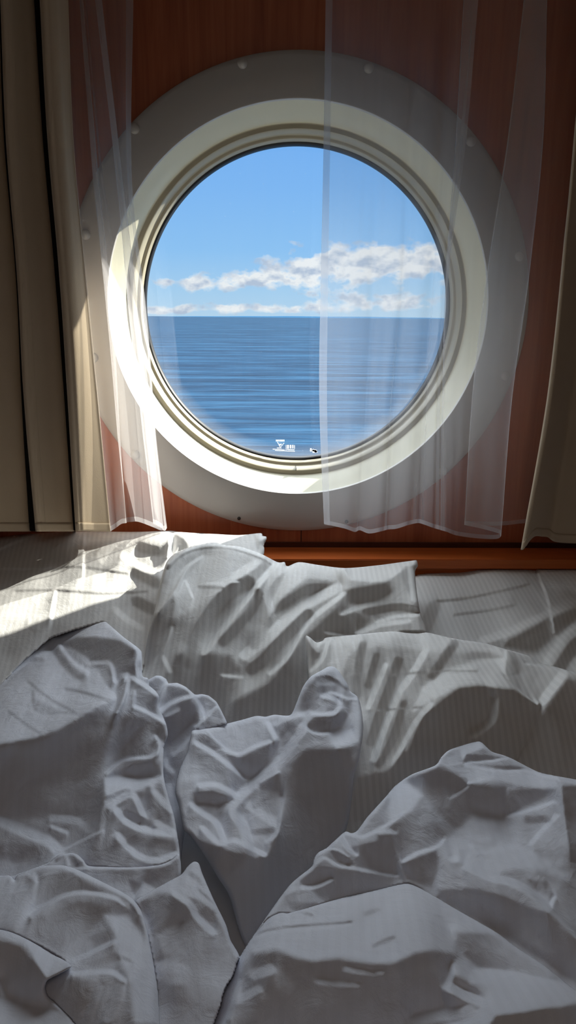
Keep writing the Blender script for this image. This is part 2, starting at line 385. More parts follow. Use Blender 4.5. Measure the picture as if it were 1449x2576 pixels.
# hull plating round the opening outside
def hull():
    n = 96; V = []; Fc = []
    for i in range(n):
        a = 2*math.pi*i/n; c, s = math.cos(a), math.sin(a)
        V += [(.354*c, YW+.108, ZF+.354*s), (.354*c, YW+.126, ZF+.354*s), (3.2*c, YW+.126, ZF+3.2*s), (3.2*c, YW+.108, ZF+3.2*s)]
    for i in range(n):
        j = (i+1) % n
        for k in range(4): Fc.append((4*i+k, 4*i+(k+1) % 4, 4*j+(k+1) % 4, 4*j+k))
    tag(mesh('wall_hull', V, Fc, M['hull'], smooth=False), kind='structure')
hull()

# ------------------------------------------------------------------ headboard ledge
hb = empty('headboard', (0, 1.65, ZF-.6)); tag(hb, 'orange-brown cherry wood headboard ledge along the wall under the porthole', 'headboard')
box('ledge', (XL+.02, 1.60, ZF-.562), (XR-.02, YW-.004, ZF-.540), M['ledge'], hb, .002)
box('shadow_gap_strip', (XL+.02, YW-.010, ZF-.540), (XR-.02, YW-.001, ZF-.529), M['seam_and_shade'], hb)  # dark colour stands in for the shaded gap between wall and ledge
box('front_panel', (XL+.02, 1.612, .02), (XR-.02, 1.63, ZF-.562), M['ledge'], hb, .001)
# ------------------------------------------------------------------ curtains
def interp_cols(levels, rows, vv):
    """rows: one column of u at each level; returns u at heights vv, smoothly"""
    levels = np.asarray(levels, float); rows = np.asarray(rows, float)
    out = np.zeros((len(vv),)+rows.shape[1:])
    for k, v in enumerate(vv):
        i = int(np.clip(np.searchsorted(levels, v)-1, 0, len(levels)-2)); t = (v-levels[i])/(levels[i+1]-levels[i])
        a = rows[max(i-1, 0)]; b_ = rows[i]; c = rows[i+1]; d = rows[min(i+2, len(rows)-1)]
        if i == 0: a = 2*b_-c
        if i+2 > len(rows)-1: d = 2*c-b_
        t_ = min(max(t, -1.5), 1.2)
        if t < 0: out[k] = b_+(c-b_)*t
        else: out[k] = .5*((2*b_)+(-a+c)*t_+(2*a-5*b_+4*c-d)*t_**2+(-a+3*b_-3*c+d)*t_**3)
    return out
def curtain(name, cols, levels, mat, n_s=10, n_v=90, v_top=-420, ripple=0.0, seed=0, hem=None, hem_mat=None, edge_hem=None, parent=None, thick=0.0, smooth_s=True):
    """cols: list of (u at each level..., v_bottom, y[, y_bottom]) down the cloth"""
    L = len(levels)
    arr = np.array([[*c[:L], c[L], c[L+1], c[L+2] if len(c) > L+2 else c[L+1]] for c in cols], float)
    if smooth_s: S = catmull(arr, n_s)
    else: S = np.vstack([arr[i]+(arr[i+1]-arr[i])*t for i in range(len(arr)-1) for t in np.arange(n_s)/n_s]+[arr[-1:]])
    m = len(S); rng = np.random.RandomState(seed); ph = rng.rand(6)*6
    arc = np.concatenate([[0], np.cumsum(np.hypot(np.diff(S[:, 0])/1100., np.diff(S[:, L+1])))])
    def pt(k_frac, off=0.0):
        P = np.zeros((m, 3)); vb = S[:, L]; v = v_top+(vb-v_top)*k_frac
        for i in range(m):
            u = interp_cols(levels, S[i, :L], [v[i]])[0]
            tt = max(0., (v[i]+0)/1340.)
            y = S[i, L+1]*(1-tt)+S[i, L+2]*tt + off
            if ripple: y += ripple*(math.sin(arc[i]*70+ph[0]+tt*1.5)+.6*math.sin(arc[i]*143+ph[1]-tt*2.2))*(.35+.65*tt)
            P[i] = at(u, v[i], y)
        return P
    K = np.concatenate([np.linspace(0, .9, int(n_v*.8)), np.linspace(.9, 1, int(n_v*.2)+1)[1:]])
    G = np.array([pt(k) for k in K])
    def grid(G, nm, mt, th=0.0):
        a, b_ = G.shape[:2]; V = G.reshape(-1, 3); Fc = [(i*b_+j, i*b_+j+1, (i+1)*b_+j+1, (i+1)*b_+j) for i in range(a-1) for j in range(b_-1)]
        o = mesh(nm, V, Fc, mt)
        if th: md = o.modifiers.new('cloth', 'SOLIDIFY'); md.thickness = th; md.offset = 0
        return o
    adopt(grid(G, name, mat, thick), parent)
    if hem:                                         # doubled cloth along the bottom
        H = np.array([pt(k, -.0018) for k in np.linspace(1-hem, 1.0, 5)]); adopt(grid(H, 'hem', hem_mat or mat, thick), parent)
    if edge_hem:                                    # doubled cloth along the free side
        e, side = edge_hem
        idx = [i for i in range(m) if (arc[i] <= e if side == 'start' else arc[-1]-arc[i] <= e)]
        E2 = G[:, idx]+np.array([0, -.0018, 0]); adopt(grid(E2, 'side_hem', hem_mat or mat, thick), parent)
        if True:
            pass
# left sheer
t = empty('sheer_curtain', (-.33, 1.58, ZF-.5)); tag(t, 'gathered white sheer curtain hanging at the left of the porthole beside the tan drape, sunlit', 'sheer curtain')
LV = [0, 450, 800, 1100, 1335]
curtain('voile_panel', [
    (120, 140, 165, 190, 240, 1336, 1.63), (150, 170, 200, 240, 276, 1337, 1.60),
    (172, 188, 213, 250, 279, 1336, 1.575), (190, 205, 235, 268, 292, 1328, 1.572), (205, 240, 268, 298, 306, 1318, 1.585), (209, 248, 284, 302, 318, 1316, 1.60),
    (200, 235, 270, 296, 322, 1314, 1.625), (203, 236, 275, 305, 330, 1313, 1.632), (212, 252, 296, 328, 345, 1312, 1.61), (216, 262, 312, 345, 360, 1316, 1.59),
    (236, 285, 330, 368, 385, 1326, 1.570), (252, 303, 345, 384, 404, 1334, 1.560), (256, 308, 350, 388, 411, 1332, 1.568), (246, 300, 338, 372, 398, 1322, 1.59),
    (240, 292, 325, 360, 388, 1318, 1.61), (262, 300, 336, 366, 392, 1322, 1.625), (290, 312, 352, 380, 404, 1330, 1.62), (314, 320, 362, 388, 414, 1335, 1.612), (336, 332, 370, 393, 421, 1328, 1.608)],
    LV, M['sheer'], n_s=8, ripple=.0022, seed=2, hem=.007, hem_mat=M['sheer_hem'], edge_hem=(.020, 'end'), parent=t)
# right sheer
t = empty('sheer_curtain', (.3, 1.58, ZF-.5)); tag(t, 'wide white sheer curtain hanging across the right half of the porthole', 'sheer curtain')
LV = [0, 350, 700, 1000, 1320]
curtain('voile_panel', [
    (819, 814, 807, 803, 815, 1318, 1.588, 1.585), (840, 834, 829, 826, 833, 1322, 1.588, 1.587), (880, 872, 866, 862, 868, 1330, 1.588, 1.60), (925, 918, 912, 905, 893, 1338, 1.588, 1.585), (960, 950, 940, 922, 906, 1334, 1.588, 1.562),
    (985, 975, 965, 945, 930, 1342, 1.588, 1.585), (1020, 1005, 1000, 975, 962, 1336, 1.588, 1.60), (1050, 1030, 1015, 992, 977, 1332, 1.588, 1.57), (1075, 1055, 1035, 1012, 998, 1330, 1.588, 1.592), (1110, 1090, 1065, 1045, 1030, 1320, 1.588, 1.60), (1130, 1110, 1086, 1066, 1052, 1316, 1.588, 1.565), (1145, 1125, 1096, 1078, 1068, 1320, 1.588, 1.588),
    (1172, 1150, 1112, 1096, 1090, 1328, 1.60), (1198, 1168, 1124, 1108, 1104, 1332, 1.565), (1202, 1172, 1128, 1112, 1108, 1333, 1.56), (1182, 1158, 1124, 1112, 1110, 1334, 1.575), (1166, 1146, 1122, 1114, 1114, 1335, 1.585), (1180, 1160, 1134, 1124, 1124, 1338, 1.60),
    (1250, 1220, 1180, 1160, 1150, 1347, 1.60), (1320, 1290, 1250, 1215, 1200, 1354, 1.575), (1365, 1348, 1310, 1270, 1248, 1356, 1.55), (1376, 1366, 1330, 1288, 1262, 1350, 1.545), (1370, 1358, 1322, 1280, 1256, 1342, 1.56), (1345, 1320, 1280, 1235, 1212, 1330, 1.60),
    (1322, 1282, 1232, 1195, 1174, 1322, 1.625), (1318, 1278, 1224, 1188, 1169, 1320, 1.635), (1330, 1292, 1240, 1205, 1185, 1322, 1.65), (1400, 1370, 1330, 1300, 1262, 1322, 1.652), (1470, 1450, 1400, 1370, 1325, 1316, 1.655), (1560, 1540, 1500, 1470, 1420, 1316, 1.658)],
    LV, M['sheer'], n_s=8, ripple=.0016, seed=5, hem=.006, hem_mat=M['sheer_hem'], edge_hem=(.0175, 'start'), parent=t)
# left drape
t = empty('drape', (-.5, 1.52, ZF-.5)); tag(t, 'tan pleated blackout drape hanging at the left of the porthole', 'curtain')
LV = [0, 350, 700, 1000, 1335]
def pleat(a, b_, c, g, vb, y0=1.535):
    """a: left front edge, b_: corner, c: far edge of the face, g: left front edge of the next pleat"""
    z = lambda p, q, k: [x+(w-x)*k for x, w in zip(p, q)]
    return [(*a, vb, y0), (*z(a, b_, .5), vb, y0-.006), (*z(a, b_, .9), vb, y0), (*b_, vb, y0+.003), (*z(b_, c, .5), vb, y0+.026), (*c, vb, y0+.050), (*z(c, g, .2), vb, y0+.10), (*z(c, g, .8), vb, y0+.10)]
A0 = (-120, -110, -95, -85, -60); B0 = (-90, -80, -62, -45, -25); C0 = (-5, 8, 38, 52, 72)
A1 = (3, 17, 45, 62, 92); B1 = (33, 47, 75, 92, 117); C1 = (84, 106, 137, 160, 183)
A2 = (103, 122, 152, 172, 192); B2 = (138, 158, 184, 204, 218)
curtain('drape_panel', pleat(A0, B0, C0, A1, 1337)+pleat(A1, B1, C1, A2, 1337)+[(*A2, 1336, 1.535), (121, 139, 168, 188, 205, 1336, 1.529), (*B2, 1336, 1.537), (150, 168, 198, 222, 240, 1337, 1.552), (165, 178, 210, 238, 268, 1337, 1.568), (171, 184, 216, 246, 277, 1337, 1.574), (166, 180, 208, 234, 262, 1337, 1.584), (150, 165, 190, 210, 240, 1337, 1.59)],
    LV, M['drape'], n_s=7, parent=t, thick=.0014, hem=.012, smooth_s=True)
curtain('pleat_shade', [(-130, -110, -95, -85, -60, 1335, 1.588), (0, 20, 45, 60, 80, 1335, 1.588), (98, 118, 150, 170, 190, 1334, 1.588), (118, 138, 165, 185, 205, 1334, 1.588)], LV, M['pleat_shade'], n_s=4, parent=t, thick=.001)  # added black sheet, gives the pleat gaps their deep shade
# right drape
t = empty('drape', (.6, 1.5, ZF-.5)); tag(t, 'tan drape bunched in shadow at the right edge of the picture', 'curtain')
LV = [0, 300, 600, 1000, 1370]
curtain('drape_panel', [(1500, 1470, 1440, 1398, 1330, 1354, 1.56), (1490, 1462, 1432, 1392, 1325, 1372, 1.545), (1477, 1449, 1420, 1377, 1313, 1382, 1.50), (1481, 1453, 1425, 1386, 1319, 1382, 1.488), (1486, 1458, 1430, 1392, 1326, 1368, 1.494),
    (1500, 1475, 1445, 1406, 1340, 1350, 1.522), (1528, 1503, 1468, 1422, 1360, 1350, 1.565), (1546, 1521, 1485, 1435, 1376, 1352, 1.592), (1560, 1540, 1500, 1450, 1392, 1362, 1.598), (1590, 1568, 1530, 1478, 1422, 1366, 1.606), (1640, 1615, 1575, 1525, 1470, 1367, 1.61), (1700, 1670, 1640, 1590, 1540, 1367, 1.612)],
    LV, M['drape'], n_s=7, parent=t, thick=.0014, hem=.012)

# ------------------------------------------------------------------ soft furnishings
GS = 3.0; GU0, GV0 = -332.0, 1320.0; GNU, GNV = 700, 496        # lattice on which the cloth heights are worked out
GU = GU0+np.arange(GNU)*GS; GV = GV0+np.arange(GNV)*GS
def sstep(x): x = np.clip(x, 0, 1); return x*x*(3-2*x)
def poly_dist(P, L, closed):
    best = np.full(len(P), 1e9); n = len(L)
    near = P.copy()
    for i in range(n if closed else n-1):
        a = L[i]; d = L[(i+1) % n]-a; q = d@d
        if q < 1e-9: continue
        t_ = np.clip(((P-a)@d)/q, 0, 1); r = a+t_[:, None]*d; dd = np.hypot(*(P-r).T); m = dd < best; best[m] = dd[m]; near[m] = r[m]
    return best, near
def inside(P, L):
    r = np.zeros(len(P), bool); x, y = P[:, 0], P[:, 1]; n = len(L)
    for i in range(n):
        x0, y0 = L[i]; x1, y1 = L[(i+1) % n]
        if y0 == y1: continue
        r ^= ((y0 > y) != (y1 > y)) & (x < (x1-x0)*(y-y0)/(y1-y0)+x0)
    return r
def round_outline(O, soft=.8):
    Q = np.vstack([O[-1:], O, O[:2]]); res = []
    for i in range(1, len(Q)-2):
        a, b_, c, d = Q[i-1], Q[i], Q[i+1], Q[i+2]
        for k in range(5):
            tt = k/5; cr = .5*((2*b_)+(-a+c)*tt+(2*a-5*b_+4*c-d)*tt*tt+(-a+3*b_-3*c+d)*tt**3)
            res.append(cr*soft+(b_*(1-tt)+c*tt)*(1-soft))
    return np.array(res)
from mathutils import noise as mn
LEAN = ([0, .15, .3, .5, .7, .85, 1.0], [-.75, -.15, .35, 1.0, 1.9, 2.9, 4.2])
def lean_field(P, base, ops):
    """how far each spot of the cloth leans back from the viewer's side towards the window: 0 hangs, 1 lies right back"""
    val = np.full(len(P), float(base))
    for op in ops:
        kind, pts = op[0], np.array(op[1], float)
        if kind == 'p': v_, fe = op[2], op[3]; L = pts; R = fe
        else: hw, v_, fe = op[2], op[3], op[4]; L = catmull(pts, 5) if len(pts) > 2 else pts; R = hw/2+fe
        R += 2; lo = L.min(0)-R; hi = L.max(0)+R
        idx = np.nonzero((P[:, 0] > lo[0]) & (P[:, 0] < hi[0]) & (P[:, 1] > lo[1]) & (P[:, 1] < hi[1]))[0]
        if not len(idx): continue
        Q = P[idx]; d, _ = poly_dist(Q, L, kind == 'p')
        if kind == 'p': d = np.where(inside(Q, L), -d, d)+.0; a = sstep((fe-d)/(2*fe))
        else: a = sstep((hw/2+fe-d)/max(fe, .1)/1.0)
        val[idx] = val[idx]*(1-a)+v_*a
    return val
def solve_heights(mask, base_t, S, rr, lam=.12, Lpx=260., pin=None, iters=650):
    """relax a sheet so that its slopes follow S, in log distance"""
    ny, nx = mask.shape; f = F_PX/GS
    mv = mask[1:, :] & mask[:-1, :]; mh = mask[:, 1:] & mask[:, :-1]
    mb = np.zeros_like(mask); mb[1:, :-1] = mv[:, :-1] & mh[1:, :]
    mu = (GS/Lpx)**2; x0 = np.log(base_t)
    pw = np.zeros(mask.shape); pt = np.zeros(mask.shape)
    if pin is not None: pw, pt = pin
    def Dp(x): r = np.zeros_like(x); r[1:, :] = (x[:-1, :]-x[1:, :]); return r      # rise going up the picture
    def Dq(x): r = np.zeros_like(x); r[:, :-1] = (x[:, 1:]-x[:, :-1]); return r
    def DpT(y): r = np.zeros_like(y); r[:-1, :] += y[1:, :]; r[1:, :] -= y[1:, :]; return r
    def DqT(y): r = np.zeros_like(y); r[:, 1:] += y[:, :-1]; r[:, :-1] -= y[:, :-1]; return r
    mhp = np.zeros_like(mask); mhp[:, :-1] = mh; mvp = np.zeros_like(mask); mvp[1:, :] = mv
    def A(x):
        a = (Dp(x)+rr*Dq(x))*mb; r = DpT(a)+DqT(rr*a)
        r += lam*DqT(Dq(x)*mhp) + .02*DpT(Dp(x)*mvp)
        return (r+mu*x*mask+pw*x)
    a = S/f*mb; b = DpT(a)+DqT(rr*a)+.02*DpT(S/f*mvp)+mu*x0*mask+pw*pt
    x = np.where(mask, x0, 0.); r = (b-A(x))*mask; p = r.copy(); rs = (r*r).sum(); r0 = rs
    for _ in range(iters):
        Ap = A(p)*mask; al = rs/max((p*Ap).sum(), 1e-30); x += al*p; r -= al*Ap; rn = (r*r).sum()
        if rn < 1e-10*r0: break
        p = r+rn/rs*p; rs = rn
    return np.exp(x)
FRONT = []       # (mask, t) of every finished piece, to keep hidden cloth behind visible cloth
WIN = np.array([0, YW+.1, ZF])
def cloth_layers(specs, stripe=(0, 0), lam=.06, crumple=.34, cscale=16., seed=1):
    """specs, back to front: dict(o=outline, plane=(y0,z0,slope), base=lean, ops=[...], rim=(px, m), rest=bool)"""
    done = []
    UU, VV = np.meshgrid(GU, GV); ALL = np.stack([UU.ravel(), VV.ravel()], 1)
    for k, sp in enumerate(specs):
        O = round_outline(np.array(sp['o'], float), sp.get('soft', .8))
        lo = O.min(0)-2*GS; hi = O.max(0)+2*GS
        box_ = (ALL[:, 0] >= lo[0]) & (ALL[:, 0] <= hi[0]) & (ALL[:, 1] >= lo[1]) & (ALL[:, 1] <= hi[1])
        ins = np.zeros(len(ALL), bool); bi = np.nonzero(box_)[0]; ins[bi] = inside(ALL[bi], O)
        d = np.full(len(ALL), 0.); near = ALL.copy(); dd, nn = poly_dist(ALL[bi], O, True); d[bi] = dd; near[bi] = nn
        M0 = ins.reshape(GNV, GNU); m1 = M0.copy()      # grown by one cell
        m1[1:] |= M0[:-1]; m1[:-1] |= M0[1:]; m2 = m1.copy(); m2[:, 1:] |= m1[:, :-1]; m2[:, :-1] |= m1[:, 1:]; mk = m2
        j0, j1 = np.nonzero(mk.any(1))[0][[0, -1]]; i0, i1 = np.nonzero(mk.any(0))[0][[0, -1]]
        sl = (slice(j0, j1+1), slice(i0, i1+1))
        P = np.stack([UU[sl].ravel(), VV[sl].ravel()], 1); rays = px_ray(P[:, 0], P[:, 1])
        y0, z0, s = sp['plane'][:3]; tx = sp['plane'][3] if len(sp['plane']) > 3 else 0.
        tb = (z0+ZF+s*(CAM[1]-y0)+tx*CAM[0]-CAM[2])/(rays[:, 2]-s*rays[:, 1]-tx*rays[:, 0])
        B = CAM+rays*tb[:, None]; lv = WIN-B; lv /= np.linalg.norm(lv, axis=1, keepdims=True)
        upv = UP-(rays@UP)[:, None]*rays; rtv = RT-(rays@RT)[:, None]*rays
        rr = np.clip((lv*rtv).sum(1)/np.maximum((lv*upv).sum(1), .3), -.7, .7)
        lean = lean_field(P, sp['base'], sp['ops']); S = np.interp(lean, *LEAN)
        if crumple:
            cr = np.empty(len(P)); so = Vector((seed*5.3+k*2.1, seed*1.9, 0))
            for q in range(len(P)):
                w = Vector((B[q, 0]*cscale, B[q, 1]*cscale*.8, 0))+so
                cr[q] = mn.fractal(w, .65, 2.1, 5)
            S = S+crumple*cr*(1+.5*S)
        shp = UU[sl].shape
        pin = None
        if sp.get('rest') and done:
            pw = np.zeros(shp); pt = np.zeros(shp)
            back = np.zeros(UU.shape)
            for (mm, tt, *_r) in done: back = np.where(mm, tt, back)
            ring = (d.reshape(UU.shape) < 9) & M0 & (back > 0)
            pw[ring[sl]] = sp.get('pinw', .02); pt[ring[sl]] = np.log(back[sl][ring[sl]]-.016)
            pin = (pw, pt)
        T = solve_heights(mk[sl], tb.reshape(shp), S.reshape(shp), rr.reshape(shp), lam, sp.get('L', 330.), pin)
        TT = np.zeros(UU.shape); TT[sl] = np.where(mk[sl], T, 0)
        done.append((M0, TT, mk, O, d, near, sp))
    # hidden cloth stays behind what lies on it
    out = []
    for k in range(len(done)-1, -1, -1):
        M0, TT, mk, O, d, near, sp = done[k]
        front = np.zeros(TT.shape)
        for (fm, ft) in FRONT: front = np.where(fm & ((front == 0) | (ft > front)), ft, front)
        cover = front > 0
        if cover.any():
            need = front+.014; hit = cover & mk & (TT < need)
            TT = np.where(hit, need, TT)
        FRONT.append((M0, TT.copy()))
        out.append((M0, TT, mk, O, d, near, sp))
    out.reverse(); pieces = []
    for (M0, TT, mk, O, d, near, sp) in out:
        G = M0; cell = G[:-1, :-1] | G[1:, :-1] | G[:-1, 1:] | G[1:, 1:]
        used = np.zeros(G.shape, bool); used[:-1, :-1] |= cell; used[1:, :-1] |= cell; used[:-1, 1:] |= cell; used[1:, 1:] |= cell
        U = used.ravel(); idm = -np.ones(len(U), int); idm[U] = np.arange(U.sum()); Pu = ALL[U].copy(); inu = M0.ravel()[U]
        Pu[~inu] = near[U][~inu]; dist = np.where(inu, d[U], 0.)
        Tn = TT.ravel()[U]; z_ = Tn <= 0
        if z_.any(): Tn[z_] = np.median(Tn[~z_])
        rays = px_ray(Pu[:, 0], Pu[:, 1]); wr, hr = sp.get('rim', (12, .008))
        x = np.clip(dist/wr, 0, 1); roll = hr*(1-np.sqrt(1-(1-x)**2))
        xb = np.clip(dist/60., 0, 1); thick = sp.get('thick', .03)*np.sqrt(xb)
        Ft = CAM+rays*(Tn+roll)[:, None]; Bk = CAM+rays*(Tn+roll+thick)[:, None]
        cy, cx = np.nonzero(cell); nx = GNU; a = idm[cy*nx+cx]; b_ = idm[cy*nx+cx+1]; c = idm[(cy+1)*nx+cx+1]; dd = idm[(cy+1)*nx+cx]
        n = len(Pu); fr = np.stack([a, dd, c, b_], 1); Fc = np.vstack([fr, fr[:, ::-1]+n]); V = np.vstack([Ft, Bk])
        ux = Ft[:, 0]+stripe[0]*Ft[:, 1]+sp.get('su', 0.)*Ft[:, 1]; uv = np.stack([ux, Ft[:, 1]], 1); pieces.append((V, Fc, np.vstack([uv, uv])))
    return pieces
def cloth(name, layers, mat):
    Vs, Fs, Us = [], [], []; o = 0
    for V, Fc, uv in layers: Vs.append(V); Fs.append(Fc+o); Us.append(uv); o += len(V)
    ob = mesh(name, np.vstack(Vs), np.vstack(Fs), mat, uv=np.vstack(Us))
    bm = bmesh.new(); bm.from_mesh(ob.data); bmesh.ops.remove_doubles(bm, verts=bm.verts, dist=1e-6); bm.to_mesh(ob.data); bm.free()
    return ob
p, s = 'p', 's'
# ---- the cloth is worked out front to back, so that each piece knows what lies on top of it
R1 = dict(o=[(597, 2418), (620, 2381), (680, 2292), (724, 2232), (750, 2207), (784, 2180), (790, 2160), (800, 2145), (822, 2133), (838, 2118), (868, 2092), (885, 2096), (900, 2088), (925, 2054), (969, 2006), (995, 1976), (1036, 1948), (1094, 1926), (1110, 1905), (1128, 1888), (1160, 1876), (1205, 1865), (1226, 1880), (1240, 1892), (1281, 1905), (1350, 1940), (1400, 1952), (1449, 1961), (1700, 2010), (1720, 2600), (1400, 2760), (560, 2760), (555, 2525), (588, 2450)],
  plane=(.90, -.66, .05), base=.42, rim=(12, .010), ops=[
  (p, [(1018, 1954), (1097, 1926), (1156, 1954), (1190, 1978), (1270, 1978), (1277, 2054), (1225, 2081), (1142, 2088), (1101, 2047), (1066, 2002)], .24, 9),
  (p, [(1104, 1919), (1142, 1895), (1201, 1871), (1218, 1881), (1170, 1902), (1163, 1923), (1121, 1930)], .68, 4), (s, [(1204, 1866), (1235, 1885)], 8, .6, 4),
  (p, [(1163, 1919), (1173, 1899), (1260, 1902), (1280, 1907), (1246, 1914), (1204, 1919)], .25, 3),
  (p, [(1121, 1930), (1277, 1943), (1398, 1954), (1408, 1985), (1322, 1981), (1253, 1964), (1184, 1971), (1156, 1950)], .66, 7),
  (s, [(1121, 1926), (1190, 1919), (1246, 1914), (1284, 1906)], 3, .75, 3), (p, [(1204, 1925), (1322, 1930), (1308, 1938), (1260, 1935)], .25, 3), (s, [(1170, 1928), (1260, 1942), (1329, 1942), (1449, 1972)], 5, .8, 3),
  (s, [(1177, 1971), (1239, 1957)], 4, .78, 3), (s, [(1132, 2009), (1177, 1981)], 4, .6, 3),
  (p, [(983, 1988), (1011, 1968), (1039, 1981), (1059, 2005), (1032, 2043), (983, 2074), (973, 2033)], .70, 9),
  (p, [(1190, 2050), (1280, 2060), (1411, 1978), (1430, 2150), (1294, 2123), (1211, 2133), (1142, 2100)], .50, 12),
  (p, [(949, 2102), (987, 2105), (997, 2150), (1018, 2206), (1025, 2219), (949, 2195)], .2, 4), (p, [(885, 2131), (982, 2110), (1002, 2190), (902, 2183)], .22, 6),
  (s, [(949, 2090), (983, 2070), (1028, 2033)], 4, .85, 4), (s, [(945, 2093), (975, 2092), (994, 2097)], 7, .7, 4),
  (p, [(1018, 2171), (1097, 2140), (1101, 2185), (1087, 2233), (1028, 2212), (1004, 2164)], .22, 5),
  (p, [(1097, 2112), (1142, 2102), (1211, 2136), (1294, 2123), (1346, 2150), (1428, 2206), (1428, 2216), (1363, 2188), (1294, 2185), (1235, 2206), (1211, 2192), (1156, 2171), (1104, 2150)], .66, 11),
  (s, [(1014, 2168), (1052, 2147), (1097, 2133), (1115, 2116)], 6, .85, 4),
  (p, [(1277, 1988), (1397, 1988), (1350, 2016), (1280, 2047)], .28, 6), (s, [(1280, 2054), (1329, 2040), (1394, 2019)], 6, .75, 4), (s, [(1335, 2123), (1373, 2081), (1401, 2054)], 7, .72, 5), (s, [(1322, 2064), (1377, 2061)], 12, .36, 7),
  (p, [(1411, 1978), (1700, 1990), (1700, 2240), (1435, 2168), (1418, 2047)], .22, 3),
  (p, [(1101, 2237), (1190, 2237), (1260, 2254), (1380, 2299), (1490, 2400), (1490, 2500), (1250, 2345), (1100, 2260)], .22, 9),
  (s, [(1142, 2161), (1225, 2206), (1280, 2219), (1335, 2247), (1380, 2285)], 12, .8, 8), (s, [(1380, 2285), (1394, 2261)], 6, .8, 4), (s, [(1387, 2295), (1432, 2340), (1470, 2380)], 4, .7, 4),
  (s, [(1121, 2185), (1156, 2178)], 10, .38, 6), (p, [(1325, 2212), (1373, 2219), (1377, 2254), (1346, 2240)], .26, 6), (s, [(1190, 2140), (1215, 2165)], 6, .5, 5),
  (p, [(802, 2180), (990, 2207), (985, 2235), (823, 2270), (747, 2214)], .24, 5), (s, [(864, 2114), (871, 2131), (895, 2152)], 7, .72, 4), (s, [(837, 2117), (868, 2096), (913, 2107), (955, 2086)], 6, .68, 4),
  (p, [(830, 2138), (871, 2148), (892, 2176), (850, 2169)], .2, 4), (s, [(796, 2150), (816, 2138), (850, 2140), (876, 2156)], 3, .75, 2), (s, [(792, 2173), (816, 2160), (850, 2177), (920, 2191), (1000, 2205)], 5, .72, 3),
  (s, [(761, 2235), (795, 2231), (833, 2214)], 7, .72, 5), (s, [(722, 2245), (742, 2236)], 8, .6, 5), (p, [(723, 2269), (802, 2272), (775, 2297), (730, 2290)], .3, 5)])
R2 = dict(o=[(597, 2420), (612, 2392), (640, 2350), (676, 2310), (706, 2296), (722, 2298), (738, 2294), (760, 2288), (820, 2270), (870, 2256), (925, 2244), (990, 2228), (1026, 2222), (1056, 2234), (1100, 2259), (1150, 2289), (1195, 2314), (1250, 2346), (1300, 2384), (1370, 2430), (1449, 2492), (1560, 2560), (1700, 2780), (550, 2780), (554, 2530), (586, 2452)],
  plane=(.72, -.625, .05), base=.70, rest=True, rim=(14, .010), ops=[
  (p, [(632, 2402), (700, 2388), (740, 2408), (790, 2420), (850, 2410), (935, 2428), (990, 2425), (1040, 2398), (1100, 2390), (1145, 2405), (1140, 2450), (1200, 2480), (1230, 2520), (1180, 2560), (1000, 2620), (560, 2700), (570, 2520), (610, 2430)], .24, 12),
  (p, [(1140, 2345), (1250, 2350), (1325, 2400), (1449, 2490), (1275, 2450), (1205, 2440), (1150, 2390)], .36, 9),
  (s, [(728, 2296), (745, 2294), (785, 2303)], 4, .35, 3), (s, [(640, 2352), (690, 2338), (747, 2331), (850, 2324), (885, 2320)], 4, .36, 3), (s, [(640, 2362), (700, 2345), (780, 2338), (880, 2330)], 5, .85, 4),
  (s, [(700, 2322), (790, 2316), (880, 2298)], 4, .8, 4), (s, [(920, 2300), (950, 2290)], 8, .5, 6), (s, [(940, 2380), (990, 2360)], 7, .45, 5),
  (s, [(640, 2388), (700, 2378), (780, 2405), (860, 2395), (940, 2412), (1000, 2405)], 9, .88, 6),
  (s, [(640, 2452), (680, 2440)], 18, .5, 10), (s, [(650, 2490), (590, 2520)], 12, .5, 8), (s, [(800, 2470), (900, 2480)], 8, .4, 8), (s, [(870, 2440), (930, 2450), (960, 2448)], 9, .45, 8),
  (s, [(1128, 2475), (1140, 2430)], 10, .65, 7), (s, [(1200, 2455), (1275, 2463), (1350, 2478), (1449, 2498), (1600, 2540)], 24, .82, 12), (s, [(1125, 2482), (1205, 2520), (1265, 2525)], 16, .7, 10),
  (p, [(1245, 2555), (1449, 2525), (1600, 2560), (1600, 2760), (1100, 2760)], .2, 9), (s, [(1050, 2565), (1180, 2545)], 20, .5, 12), (s, [(600, 2470), (575, 2560)], 10, .5, 6)])
